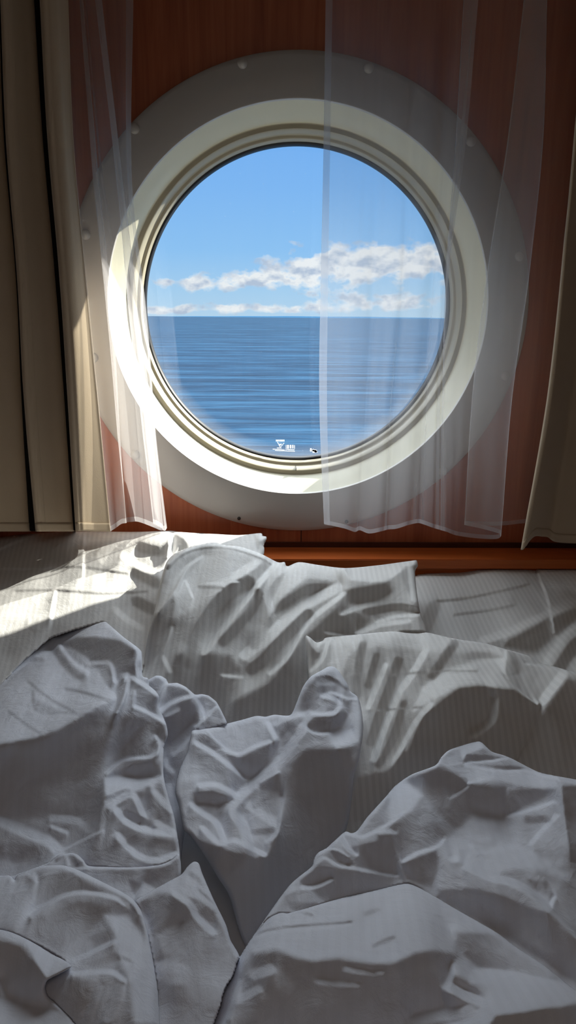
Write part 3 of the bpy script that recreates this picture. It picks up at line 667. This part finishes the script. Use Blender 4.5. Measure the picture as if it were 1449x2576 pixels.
Fl = dict(o=[(470, 1895), (476, 1870), (480, 1850), (484, 1838), (510, 1834), (540, 1828), (572, 1820), (612, 1810), (645, 1801), (668, 1803), (690, 1798), (730, 1799), (746, 1768), (762, 1728), (782, 1702), (810, 1686), (826, 1677), (843, 1679), (858, 1696), (876, 1724), (880, 1738), (901, 1755), (910, 1790), (914, 1830), (911, 1862), (902, 1915), (890, 1952), (886, 2000), (880, 2045), (868, 2095), (830, 2160), (740, 2290), (640, 2420), (618, 2385), (600, 2335), (576, 2252), (550, 2210), (520, 2160), (482, 2106), (461, 2085), (450, 2030), (440, 1990), (450, 1940)],
  plane=(.95, -.655, .30), base=.46, rim=(14, .014), thick=.05, ops=[
  (p, [(775, 1884), (892, 1881), (885, 2005), (872, 2091), (775, 2160), (678, 2160), (696, 2091), (713, 2005), (727, 1922)], .2, 12), (p, [(678, 2150), (870, 2095), (740, 2290), (620, 2410), (560, 2225), (500, 2115), (560, 2135), (640, 2160)], .2, 9),
  (p, [(751, 1757), (796, 1710), (816, 1712), (827, 1763), (796, 1788), (734, 1798)], .38, 5), (p, [(780, 1708), (828, 1678), (845, 1682), (878, 1730), (845, 1708), (800, 1702)], .58, 3), (s, [(790, 1706), (830, 1706), (872, 1735)], 3, .3, 3), (s, [(800, 1722), (838, 1720)], 7, .55, 4),
  (s, [(813, 1750), (837, 1745), (872, 1758), (899, 1758)], 5, .75, 3), (s, [(835, 1757), (868, 1768), (880, 1790)], 9, .33, 5), (s, [(813, 1752), (845, 1762), (853, 1781), (841, 1796), (796, 1798), (775, 1793)], 8, .85, 4), (s, [(808, 1768), (815, 1782)], 12, .5, 5),
  (p, [(789, 1803), (837, 1805), (865, 1786), (875, 1798), (861, 1826), (830, 1840), (796, 1840), (768, 1829)], .2, 5), (s, [(765, 1832), (792, 1846), (827, 1846)], 5, .9, 3), (p, [(827, 1848), (899, 1833), (903, 1867), (844, 1885)], .76, 8), (s, [(890, 1774), (899, 1850)], 12, .6, 6),
  (p, [(482, 1843), (516, 1833), (585, 1815), (651, 1801), (672, 1822), (685, 1857), (668, 1874), (603, 1902), (568, 1888), (520, 1836)], .55, 4),
  (s, [(516, 1839), (541, 1867), (568, 1888)], 9, .78, 4), (s, [(675, 1822), (692, 1857)], 8, .82, 5), (s, [(603, 1900), (637, 1881), (678, 1867)], 7, .88, 4), (s, [(568, 1888), (603, 1903)], 7, .82, 4), (s, [(484, 1845), (512, 1838)], 8, .66, 4),
  (p, [(496, 1864), (520, 1843), (561, 1884), (537, 1891)], .34, 4), (s, [(492, 1870), (534, 1895), (575, 1926), (616, 1957)], 7, .85, 5), (s, [(485, 1900), (520, 1925), (560, 1950)], 12, .42, 8),
  (p, [(571, 1902), (609, 1907), (671, 1876), (703, 1867), (678, 1922), (637, 1953), (616, 1957), (585, 1922)], .26, 6),
  (s, [(761, 1832), (727, 1881), (692, 1929), (651, 1964), (602, 2005), (585, 2040), (609, 2074), (623, 2120)], 16, .76, 9), (s, [(778, 1797), (765, 1825)], 7, .75, 4),
  (s, [(692, 1822), (734, 1803), (775, 1797)], 9, .78, 5), (p, [(699, 1836), (758, 1812), (741, 1850), (706, 1860)], .36, 6), (s, [(725, 1850), (700, 1895)], 9, .5, 6), (p, [(651, 1972), (703, 1946), (699, 1991), (658, 1990)], .32, 6), (s, [(655, 1968), (700, 1942)], 4, .85, 3),
  (p, [(489, 1995), (534, 1990), (589, 2012), (544, 2026), (492, 2019)], .16, 5), (s, [(502, 1977), (544, 1976), (596, 2002)], 8, .88, 5), (s, [(482, 2026), (509, 2046), (544, 2071), (561, 2110)], 9, .82, 6), (s, [(555, 2050), (568, 2052)], 9, .4, 5),
  (s, [(509, 2084), (551, 2122), (589, 2116), (623, 2131), (665, 2152)], 8, .85, 5), (s, [(672, 2119), (692, 2101), (703, 2060), (708, 2010)], 6, .7, 5), (s, [(637, 2095), (685, 2091)], 9, .3, 6), (s, [(630, 2030), (689, 2070)], 14, .6, 9), (s, [(470, 1960), (520, 1955)], 8, .55, 8), (s, [(640, 2030), (665, 2020)], 7, .42, 6)])
E1 = dict(o=[(-320, 1960), (-160, 1850), (0, 1722), (60, 1662), (122, 1609), (133, 1603), (190, 1584), (255, 1565), (268, 1566), (310, 1602), (350, 1632), (357, 1645), (358, 1700), (372, 1706), (376, 1725), (392, 1738), (400, 1752), (398, 1775), (418, 1820), (422, 1850), (412, 1880), (412, 1955), (425, 2010), (440, 2060), (455, 2180), (430, 2300), (300, 2400), (0, 2420), (-320, 2400)], soft=.6,
  plane=(1.0, -.64, .12), base=.34, rim=(12, .010), ops=[
  (p, [(-320, 1900), (0, 1733), (66, 1668), (121, 1609), (145, 1609), (179, 1654), (221, 1678), (262, 1688), (286, 1733), (297, 1761), (241, 1778), (193, 1809), (145, 1833), (86, 1857), (0, 1871), (-320, 1960)], .76, 8),
  (p, [(-320, 1975), (0, 1882), (135, 1850), (241, 1790), (297, 1792), (379, 1816), (345, 1850), (276, 1902), (262, 1954), (250, 2060), (120, 2060), (-320, 2060)], .17, 14),
  (p, [(131, 1606), (262, 1564), (345, 1630), (352, 1640), (297, 1611), (241, 1601), (193, 1604), (152, 1621)], .74, 4), (p, [(154, 1625), (193, 1608), (241, 1608), (297, 1615), (343, 1642), (334, 1690), (317, 1700), (276, 1667), (224, 1666), (193, 1635)], .22, 6),
  (s, [(172, 1637), (214, 1661)], 10, .62, 9), (s, [(133, 1626), (172, 1680), (207, 1706)], 9, .42, 10), (s, [(148, 1619), (186, 1668), (221, 1690)], 5, .9, 4), (s, [(350, 1642), (343, 1671), (348, 1700)], 7, .65, 4),
  (s, [(221, 1671), (250, 1668), (276, 1669), (286, 1695), (290, 1716), (320, 1697)], 6, .88, 4), (s, [(258, 1692), (283, 1730)], 9, .5, 7), (s, [(300, 1700), (305, 1735), (288, 1782)], 8, .28, 6), (s, [(324, 1701), (314, 1747), (293, 1793)], 6, .75, 4),
  (p, [(341, 1735), (397, 1747), (372, 1788), (338, 1775)], .4, 4), (s, [(331, 1704), (366, 1726), (397, 1747)], 8, .8, 4), (s, [(338, 1778), (376, 1795), (417, 1819)], 6, .82, 4), (s, [(338, 1740), (335, 1772)], 4, .7, 3), (p, [(372, 1800), (415, 1826), (418, 1868), (380, 1850)], .26, 5),
  (s, [(166, 1735), (205, 1742), (280, 1765)], 4, .52, 4), (s, [(70, 1715), (120, 1755), (190, 1795)], 3, .55, 4), (s, [(80, 1740), (95, 1790), (190, 1795)], 3, .6, 4), (s, [(20, 1790), (75, 1830), (100, 1845)], 3, .6, 4), (s, [(75, 1660), (105, 1660)], 6, .55, 5), (s, [(90, 1770), (130, 1790)], 8, .6, 8),
  (p, [(286, 1947), (340, 1925), (379, 1916), (410, 1950), (293, 1950)], .22, 6), (s, [(392, 1853), (402, 1871), (385, 1903), (310, 1913), (269, 1947)], 5, .74, 4), (p, [(262, 1956), (410, 1956), (379, 1984), (310, 1999), (262, 2023)], .80, 8),
  (s, [(375, 1862), (388, 1880)], 10, .3, 5), (s, [(268, 2010), (320, 1990)], 7, .5, 6), (s, [(275, 2030), (330, 2000), (355, 2040), (370, 2080)], 9, .72, 6), (s, [(372, 1990), (380, 2030), (400, 2060)], 14, .28, 7), (s, [(385, 1990), (430, 2040)], 10, .55, 6),
  (s, [(-80, 2040), (0, 2066), (74, 2099), (122, 2118), (148, 2143)], 16, .66, 12), (s, [(130, 2081), (167, 2095)], 5, .66, 5), (s, [(130, 2060), (190, 2066), (225, 2090)], 9, .5, 9), (s, [(259, 2090), (207, 2116), (148, 2146), (122, 2169)], 4, .72, 3),
  (s, [(262, 2030), (255, 2080)], 8, .5, 6), (s, [(292, 2040), (326, 2073), (377, 2092), (437, 2099)], 10, .82, 7), (s, [(318, 2047), (385, 2077)], 12, .25, 6), (s, [(296, 2103), (326, 2136), (355, 2158), (400, 2166), (440, 2151)], 9, .75, 7), (s, [(330, 2114), (437, 2130)], 18, .25, 8),
  (s, [(395, 2072), (440, 2100)], 12, .6, 6), (s, [(-200, 2130), (80, 2150)], 30, .26, 14)])
E2 = dict(soft=.35, o=[(340, 1740), (352, 1706), (372, 1710), (390, 1700), (404, 1700), (418, 1708), (424, 1719), (446, 1718), (468, 1728), (490, 1747), (506, 1746), (525, 1750), (544, 1765), (556, 1786), (572, 1822), (560, 1880), (520, 1960), (470, 2050), (452, 2180), (430, 2180), (405, 1960), (370, 1850)],
  plane=(1.02, -.67, .2), base=.34, rim=(8, .008), ops=[
  (s, [(372, 1708), (397, 1702), (421, 1721)], 4, .7, 3), (s, [(395, 1715), (410, 1735)], 14, .36, 5), (s, [(424, 1722), (462, 1728), (490, 1749)], 5, .7, 3), (s, [(416, 1723), (400, 1764), (392, 1799)], 5, .7, 3), (s, [(404, 1793), (424, 1774), (462, 1757), (500, 1751)], 7, .74, 4),
  (p, [(414, 1795), (476, 1764), (493, 1782), (490, 1813), (448, 1850), (424, 1872)], .16, 4), (s, [(420, 1800), (450, 1785)], 8, .45, 5), (s, [(503, 1775), (500, 1826), (459, 1878), (414, 1916)], 6, .62, 3), (s, [(492, 1758), (508, 1785), (513, 1806)], 6, .72, 3), (p, [(512, 1760), (540, 1775), (515, 1803)], .4, 4), (s, [(545, 1779), (513, 1812), (492, 1829)], 3, .85, 3), (p, [(520, 1815), (545, 1785), (568, 1822)], .42, 3),
  (s, [(417, 1926), (433, 1942)], 8, .55, 5), (s, [(420, 1890), (440, 1930), (460, 1900)], 8, .3, 5), (s, [(425, 1980), (435, 2060)], 8, .5, 7)])
E3 = dict(o=[(-150, 2230), (-40, 2203), (30, 2204), (44, 2199), (118, 2172), (134, 2160), (150, 2150), (178, 2146), (195, 2150), (210, 2164), (222, 2178), (270, 2181), (340, 2182), (400, 2176), (430, 2164), (450, 2148), (456, 2190), (450, 2230), (430, 2300), (340, 2360), (100, 2380), (-150, 2360)],
  plane=(.86, -.635, .1), base=.42, rest=True, rim=(7, .006), ops=[
  (s, [(124, 2170), (148, 2153), (178, 2149), (207, 2163), (222, 2178)], 4, .72, 3), (s, [(140, 2165), (158, 2155)], 6, .28, 3), (s, [(182, 2158), (194, 2176)], 8, .28, 4), (s, [(168, 2160), (172, 2176)], 6, .6, 3), (s, [(185, 2186), (259, 2184), (333, 2185), (407, 2177), (445, 2157)], 4, .75, 3),
  (s, [(240, 2210), (330, 2200), (430, 2195)], 22, .38, 10), (p, [(322, 2214), (363, 2225), (340, 2258)], .26, 5), (p, [(335, 2264), (363, 2218), (392, 2236), (350, 2268)], .72, 3), (s, [(-50, 2215), (20, 2215)], 8, .66, 5)])
E5 = dict(o=[(325, 2290), (338, 2268), (352, 2258), (388, 2237), (430, 2214), (456, 2200), (470, 2182), (486, 2168), (500, 2172), (510, 2200), (540, 2268), (568, 2325), (580, 2365), (600, 2400), (610, 2440), (590, 2540), (580, 2760), (340, 2760), (340, 2500)],
  plane=(.72, -.625, .1), base=.40, rest=True, rim=(12, .009), ops=[
  (p, [(389, 2240), (459, 2199), (488, 2170), (536, 2247), (548, 2300), (503, 2266), (444, 2247), (407, 2241)], .68, 6), (p, [(352, 2272), (392, 2249), (437, 2253), (470, 2284), (474, 2314), (422, 2336), (385, 2366), (370, 2318)], .2, 6), (s, [(437, 2247), (477, 2275), (494, 2306), (536, 2347)], 11, .72, 6),
  (s, [(500, 2240), (540, 2275)], 3, .4, 3), (s, [(480, 2200), (520, 2230)], 8, .5, 6), (s, [(550, 2300), (575, 2345), (598, 2400)], 12, .58, 7), (s, [(407, 2432), (463, 2443), (444, 2480)], 14, .5, 14), (s, [(390, 2370), (400, 2410)], 14, .28, 8), (s, [(470, 2350), (560, 2440)], 40, .38, 16), (s, [(400, 2500), (560, 2520)], 40, .36, 16)])
E4 = dict(o=[(-150, 2260), (0, 2206), (26, 2204), (36, 2214), (44, 2202), (95, 2181), (150, 2176), (190, 2186), (250, 2215), (300, 2240), (330, 2258), (352, 2285), (368, 2330), (376, 2370), (388, 2430), (398, 2500), (402, 2600), (400, 2780), (-150, 2780)],
  plane=(.70, -.615, .08), base=.34, rest=True, rim=(12, .010), ops=[
  (s, [(48, 2203), (118, 2180), (163, 2184), (222, 2209), (296, 2243), (333, 2269), (352, 2299)], 5, .72, 4), (s, [(74, 2197), (100, 2218)], 12, .66, 6), (p, [(-150, 2290), (0, 2240), (22, 2225), (70, 2215), (70, 2290), (40, 2330), (0, 2330), (-150, 2330)], .5, 10),
  (p, [(96, 2203), (178, 2195), (259, 2245), (155, 2249), (82, 2286)], .2, 6), (p, [(92, 2310), (203, 2266), (281, 2282), (240, 2336), (148, 2395), (74, 2354)], .24, 10), (s, [(78, 2306), (111, 2284), (155, 2258), (207, 2247), (281, 2258), (318, 2277)], 7, .85, 4),
  (p, [(266, 2306), (326, 2306), (370, 2373), (392, 2447), (400, 2576), (333, 2576), (333, 2484), (296, 2410), (289, 2358)], .66, 12), (p, [(222, 2358), (285, 2332), (281, 2364), (237, 2392)], .24, 8), (s, [(170, 2425), (229, 2399), (289, 2369)], 7, .82, 4), (p, [(207, 2427), (296, 2397), (307, 2417), (237, 2436)], .26, 5),
  (s, [(185, 2451), (237, 2447), (281, 2447), (311, 2466)], 8, .82, 5), (p, [(118, 2468), (185, 2462), (266, 2472), (237, 2558), (185, 2620), (122, 2540)], .2, 8), (s, [(300, 2490), (270, 2560)], 20, .5, 10), (s, [(308, 2410), (330, 2420)], 6, .42, 4), (s, [(250, 2480), (215, 2580)], 8, .34, 8), (s, [(300, 2255), (345, 2310)], 4, .45, 4)])
E6 = dict(o=[(-150, 2330), (0, 2338), (60, 2358), (110, 2384), (165, 2418), (180, 2432), (150, 2450), (118, 2468), (117, 2500), (150, 2532), (190, 2576), (230, 2640), (240, 2780), (-150, 2780)],
  plane=(.62, -.595, .05), base=.5, rest=True, rim=(10, .008), ops=[
  (p, [(59, 2362), (163, 2417), (178, 2432), (118, 2466), (107, 2447)], .76, 5), (p, [(-150, 2362), (0, 2364), (59, 2387), (107, 2449), (115, 2474), (118, 2530), (0, 2500), (-150, 2500)], .3, 8), (s, [(0, 2350), (60, 2370)], 8, .7, 6), (p, [(-150, 2512), (0, 2512), (74, 2529), (148, 2546), (185, 2580), (240, 2700), (-150, 2760)], .68, 4), (s, [(0, 2470), (8, 2500)], 8, .6, 6)])
PC = dict(o=[(768, 1606), (778, 1602), (795, 1616), (812, 1612), (824, 1603), (900, 1596), (960, 1590), (1030, 1587), (1080, 1592), (1150, 1608), (1220, 1618), (1275, 1634), (1330, 1650), (1362, 1668), (1400, 1678), (1470, 1700), (1600, 1760), (1560, 1960), (1400, 2050), (1200, 2150), (1000, 2180), (860, 2150), (790, 1900), (776, 1700)],
  plane=(1.1, -.64, .50), base=.46, rim=(26, .022), thick=.05, ops=[
  (p, [(830, 1610), (900, 1597), (1040, 1590), (1150, 1612), (1250, 1632), (1240, 1645), (1100, 1640), (960, 1625), (880, 1640), (850, 1720), (830, 1690)], .62, 10),
  (p, [(772, 1612), (800, 1625), (818, 1616), (805, 1650), (778, 1688)], .3, 4), (s, [(787, 1610), (800, 1640)], 4, .55, 3), (s, [(826, 1612), (812, 1657), (781, 1691)], 4, .72, 3),
  (p, [(1156, 1730), (1211, 1726), (1294, 1738), (1356, 1776), (1328, 1849), (1294, 1910), (1180, 1960), (1000, 1960), (1063, 1804)], .18, 8),
  (p, [(1273, 1640), (1190, 1665), (1115, 1690), (1065, 1730), (1040, 1790), (1090, 1760), (1150, 1728), (1200, 1722), (1290, 1733), (1300, 1725), (1272, 1708)], .74, 10),
  (s, [(912, 1622), (898, 1698), (898, 1753)], 12, .34, 8), (s, [(970, 1674), (946, 1732), (926, 1781)], 6, .7, 6), (s, [(946, 1650), (926, 1726)], 9, .3, 7), (s, [(1001, 1664), (981, 1726), (953, 1802), (932, 1870)], 12, .25, 9), (s, [(1070, 1639), (1036, 1698), (1001, 1746), (981, 1795), (957, 1857), (939, 1912)], 8, .78, 7),
  (s, [(1015, 1770), (988, 1857), (953, 1926)], 9, .26, 7), (s, [(1084, 1774), (1057, 1802), (1029, 1846), (1008, 1884), (988, 1933)], 7, .8, 6), (s, [(1142, 1621), (1115, 1660), (1087, 1700)], 14, .3, 8), (s, [(1185, 1650), (1260, 1650)], 10, .45, 7), (s, [(1242, 1766), (1235, 1814), (1190, 1849)], 14, .45, 9),
  (p, [(1273, 1638), (1315, 1669), (1425, 1690), (1356, 1773), (1294, 1728), (1270, 1707)], .5, 2), (s, [(1418, 1694), (1363, 1766)], 14, .74, 8), (s, [(1283, 1650), (1300, 1690)], 12, .34, 6), (s, [(1270, 1706), (1294, 1730), (1352, 1774)], 3, .85, 2), (s, [(1190, 1620), (1280, 1640), (1363, 1672), (1449, 1700)], 2, .3, 3), (s, [(1322, 1671), (1397, 1685), (1449, 1699)], 3, .8, 2),
  (p, [(1430, 1702), (1600, 1750), (1560, 1980), (1290, 1950), (1340, 1830)], .24, 8), (s, [(1356, 1775), (1325, 1850), (1290, 1920)], 4, .05, 4), (p, [(891, 1957), (974, 1940), (1015, 1891), (1043, 1940), (932, 2070), (884, 2070)], .22, 8), (s, [(985, 1700), (1100, 1690), (1200, 1690)], 2, .4, 3), (s, [(930, 1790), (1060, 1780)], 2, .4, 3)])
PB = dict(o=[(352, 1720), (360, 1680), (372, 1600), (388, 1540), (402, 1470), (418, 1416), (440, 1392), (480, 1375), (520, 1362), (542, 1364), (565, 1371), (600, 1374), (650, 1390), (698, 1414), (716, 1414), (722, 1425), (752, 1414), (800, 1421), (868, 1429), (950, 1422), (1032, 1411), (1048, 1410), (1051, 1424), (1044, 1440), (1050, 1500), (1060, 1550), (1075, 1600), (1060, 1720), (950, 1850), (760, 1880), (560, 1880), (430, 1830)],
  plane=(1.28, -.62, .78), base=.46, rim=(24, .018), thick=.05, ops=[
  (p, [(485, 1640), (581, 1650), (602, 1685), (581, 1754), (568, 1830), (478, 1800), (423, 1713), (443, 1650)], .26, 12), (p, [(861, 1520), (930, 1560), (900, 1600), (768, 1612), (771, 1685), (760, 1850), (560, 1870), (580, 1771), (685, 1713), (754, 1616)], .25, 10),
  (p, [(509, 1400), (600, 1385), (660, 1410), (600, 1440), (540, 1500), (440, 1560), (444, 1490)], .54, 8), (s, [(423, 1416), (456, 1386), (519, 1366), (599, 1378), (695, 1418)], 9, .74, 3), (s, [(423, 1432), (461, 1397), (516, 1380), (581, 1382), (650, 1403), (682, 1421)], 2, .2, 2.5),
  (p, [(399, 1546), (433, 1499), (440, 1512), (426, 1581), (405, 1643), (361, 1699), (375, 1561)], .24, 5), (s, [(399, 1540), (444, 1478), (471, 1430), (509, 1401)], 3, .72, 3), (s, [(414, 1470), (450, 1425)], 8, .42, 6), (s, [(408, 1650), (428, 1690)], 7, .6, 4), (s, [(432, 1580), (410, 1640)], 4, .65, 4),
  (s, [(644, 1419), (609, 1440), (581, 1464), (561, 1485)], 12, .72, 8), (s, [(626, 1468), (581, 1488), (533, 1540), (495, 1609), (478, 1668)], 22, .2, 12), (s, [(695, 1423), (671, 1447), (637, 1488), (595, 1537), (561, 1581), (512, 1644)], 8, .8, 6), (s, [(650, 1492), (637, 1533), (588, 1588), (561, 1616)], 14, .2, 8),
  (s, [(730, 1423), (685, 1454), (671, 1492), (685, 1547)], 10, .62, 6), (p, [(723, 1430), (751, 1416), (840, 1423), (850, 1464), (771, 1454), (702, 1509), (685, 1523)], .64, 6), (p, [(706, 1514), (771, 1470), (843, 1473), (747, 1512), (685, 1550)], .22, 7), (s, [(851, 1480), (799, 1506), (720, 1561), (671, 1609), (616, 1650)], 16, .7, 10), (s, [(775, 1547), (720, 1602), (668, 1657), (633, 1685)], 18, .25, 9), (s, [(865, 1495), (789, 1554), (754, 1595), (720, 1657), (678, 1695)], 6, .8, 5),
  (p, [(870, 1434), (1032, 1416), (1005, 1440), (975, 1462), (930, 1465), (880, 1460)], .76, 5), (p, [(868, 1485), (975, 1467), (985, 1490), (950, 1512), (870, 1522)], .22, 6), (s, [(1032, 1440), (1042, 1505)], 14, .66, 7), (s, [(920, 1540), (1000, 1528), (1048, 1536)], 11, .22, 6), (s, [(949, 1565), (994, 1552), (1052, 1548)], 6, .85, 3), (s, [(900, 1592), (960, 1572), (1028, 1564)], 7, .7, 5), (s, [(860, 1545), (900, 1530), (940, 1520)], 7, .6, 6),
  (s, [(820, 1592), (860, 1598)], 4, .65, 4), (s, [(630, 1575), (665, 1590), (640, 1625)], 14, .5, 9), (s, [(466, 1462), (485, 1505)], 2, .8, 2), (s, [(560, 1700), (610, 1705)], 3, .6, 5), (s, [(500, 1478), (560, 1480)], 3, .38, 3), (s, [(520, 1470), (600, 1465)], 2, .7, 3)])
PD = dict(o=[(1000, 1470), (1050, 1446), (1130, 1438), (1220, 1431), (1300, 1428), (1400, 1429), (1500, 1436), (1700, 1470), (1755, 1600), (1740, 1780), (1500, 1850), (1200, 1830), (1000, 1760), (960, 1600)],
  plane=(1.335, -.62, .75), base=.58, rim=(40, .03), thick=.035, ops=[
  (s, [(1449, 1510), (1363, 1552), (1277, 1590), (1211, 1614)], 12, .78, 9), (p, [(1700, 1520), (1449, 1533), (1380, 1554), (1277, 1609), (1260, 1630), (1346, 1645), (1398, 1600), (1449, 1562), (1700, 1540)], .24, 9), (s, [(1520, 1540), (1449, 1572), (1408, 1614), (1370, 1666)], 9, .72, 7), (s, [(1500, 1600), (1449, 1620), (1400, 1690)], 22, .26, 10),
  (s, [(1097, 1514), (1170, 1507), (1253, 1490), (1328, 1472)], 3, .3, 4), (s, [(1142, 1548), (1225, 1538), (1294, 1524)], 3, .34, 4), (s, [(1090, 1530), (1070, 1580)], 20, .38, 12), (s, [(1349, 1441), (1377, 1514), (1391, 1593)], 2, .85, 2.5), (s, [(1180, 1640), (1260, 1620)], 10, .4, 8)])
PA = dict(o=[(-300, 1560), (-240, 1420), (-100, 1376), (0, 1352), (75, 1343), (200, 1336), (330, 1338), (425, 1335), (450, 1338), (520, 1342), (600, 1346), (655, 1341), (661, 1348), (670, 1350), (670, 1358), (664, 1372), (664, 1395), (640, 1480), (560, 1640), (430, 1740), (100, 1780), (-200, 1760)],
  plane=(1.355, -.60, .85), base=.50, rim=(30, .022), thick=.03, ops=[
  (s, [(355, 1378), (400, 1388), (430, 1374)], 16, .26, 10), (s, [(440, 1352), (462, 1368), (455, 1388)], 10, .26, 7), (s, [(430, 1345), (424, 1400)], 6, .78, 4), (p, [(480, 1345), (655, 1345), (655, 1400), (480, 1380)], .6, 6), (s, [(645, 1352), (650, 1380)], 7, .4, 4), (s, [(340, 1440), (395, 1470)], 16, .3, 10), (s, [(345, 1515), (385, 1535)], 18, .25, 10), (s, [(290, 1535), (320, 1560), (355, 1580)], 9, .66, 7), (s, [(310, 1400), (360, 1430), (400, 1440)], 10, .62, 8),
  (s, [(0, 1432), (100, 1433), (200, 1428), (320, 1445)], 2, .3, 3), (s, [(40, 1488), (150, 1487), (260, 1495), (370, 1490)], 3, .32, 3), (s, [(212, 1345), (208, 1450)], 2, .75, 2.5), (s, [(138, 1490), (120, 1600)], 4, .7, 4), (s, [(75, 1560), (62, 1640)], 5, .62, 5), (s, [(0, 1384), (75, 1354), (150, 1340)], 3, .3, 3), (s, [(115, 1385), (160, 1410)], 18, .38, 12), (s, [(0, 1600), (200, 1620)], 60, .42, 30)])
Z_ = dict(stripe=(-.1, 0))
lr = cloth_layers([R1, R2], stripe=(-.1, 0), seed=61)
lf = cloth_layers([Fl], stripe=(.1, 0), seed=51, crumple=.3, cscale=18)
ll = cloth_layers([E2, E1, E3, E5, E4, E6], stripe=(.15, 0), seed=31)
dR = cloth('duvet', lr+lf, M['duvet']); tag(dR, 'crumpled white duvet bunched up over the middle and right of the bed', 'duvet')
dL = cloth('duvet', ll, M['duvet']); tag(dL, 'crumpled white duvet heaped over the left half of the bed', 'duvet')
pC = cloth('pillow', cloth_layers([PC], stripe=(.02, 0), seed=21, crumple=.14), M['pillow']); tag(pC, 'plump white striped pillow lying at the right, in front of the middle pillow', 'pillow')
pB = cloth('pillow', cloth_layers([PB], stripe=(-.05, 0), seed=12, crumple=.16), M['pillow']); tag(pB, 'white striped pillow in the middle, leaning upright under the porthole', 'pillow')
pD = cloth('pillow', cloth_layers([PD], stripe=(.05, 0), seed=8, crumple=.12), M['pillow']); tag(pD, 'large white striped pillow at the back right against the headboard', 'pillow')
pA = cloth('pillow', cloth_layers([PA], stripe=(.12, 0), seed=3, crumple=.14), M['pillow']); tag(pA, 'white striped pillow at the back left, partly in bright sunlight', 'pillow')
# --- sheet and mattress
bed = empty('bed', (0, .3, 0)); tag(bed, 'double bed with white fitted sheet under the duvets and pillows', 'bed')
box('mattress', (-1.0, -.5, ZF-.95), (1.0, 1.575, ZF-.745), M['sheet'], bed, .04)
box('bed_base', (-.98, -.5, .02), (.98, 1.57, ZF-.952), M['bed'], bed, .01)

# ------------------------------------------------------------------ sea and far coast
def sea():
    me = bpy.data.meshes.new('sea'); zs = -12.0
    xs = [-30000, -3000, -400, 400, 3000, 30000]; ys = [2.5, 40, 300, 3000, 30000]
    V = [(x, y, 0) for y in ys for x in xs]; n = len(xs)
    Fc = [(j*n+i, j*n+i+1, (j+1)*n+i+1, (j+1)*n+i) for j in range(len(ys)-1) for i in range(n-1)]
    me.from_pydata(V, [], Fc); me.materials.append(sea_mat()); o = bpy.data.objects.new('sea', me); COL.objects.link(o); o.location = (0, 0, zs); 
    tag(o, 'blue rippling sea stretching to the horizon outside the porthole', 'sea', kind='stuff')
sea()
def coast():
    V = []; Fc = []; n = 60
    for i in range(n+1):
        t_ = i/n; x = -2200+t_*6500; hh = 26*math.sin(math.pi*t_)**.7*(1+.25*mn.noise(Vector((t_*9, 0, 0)))) + .5
        for yy, zz in ((15000, -12), (15400, -12+hh), (16500, -12+hh), (17000, -12)): V.append((x, yy, zz))
    for i in range(n):
        for k in range(3): Fc.append((4*i+k, 4*(i+1)+k, 4*(i+1)+k+1, 4*i+k+1))
    o = mesh('coast', V, Fc, principled('far_coast', (.016, .05, .095), .9, .0)); tag(o, 'thin low blue coastline on the horizon', 'coast')
coast()
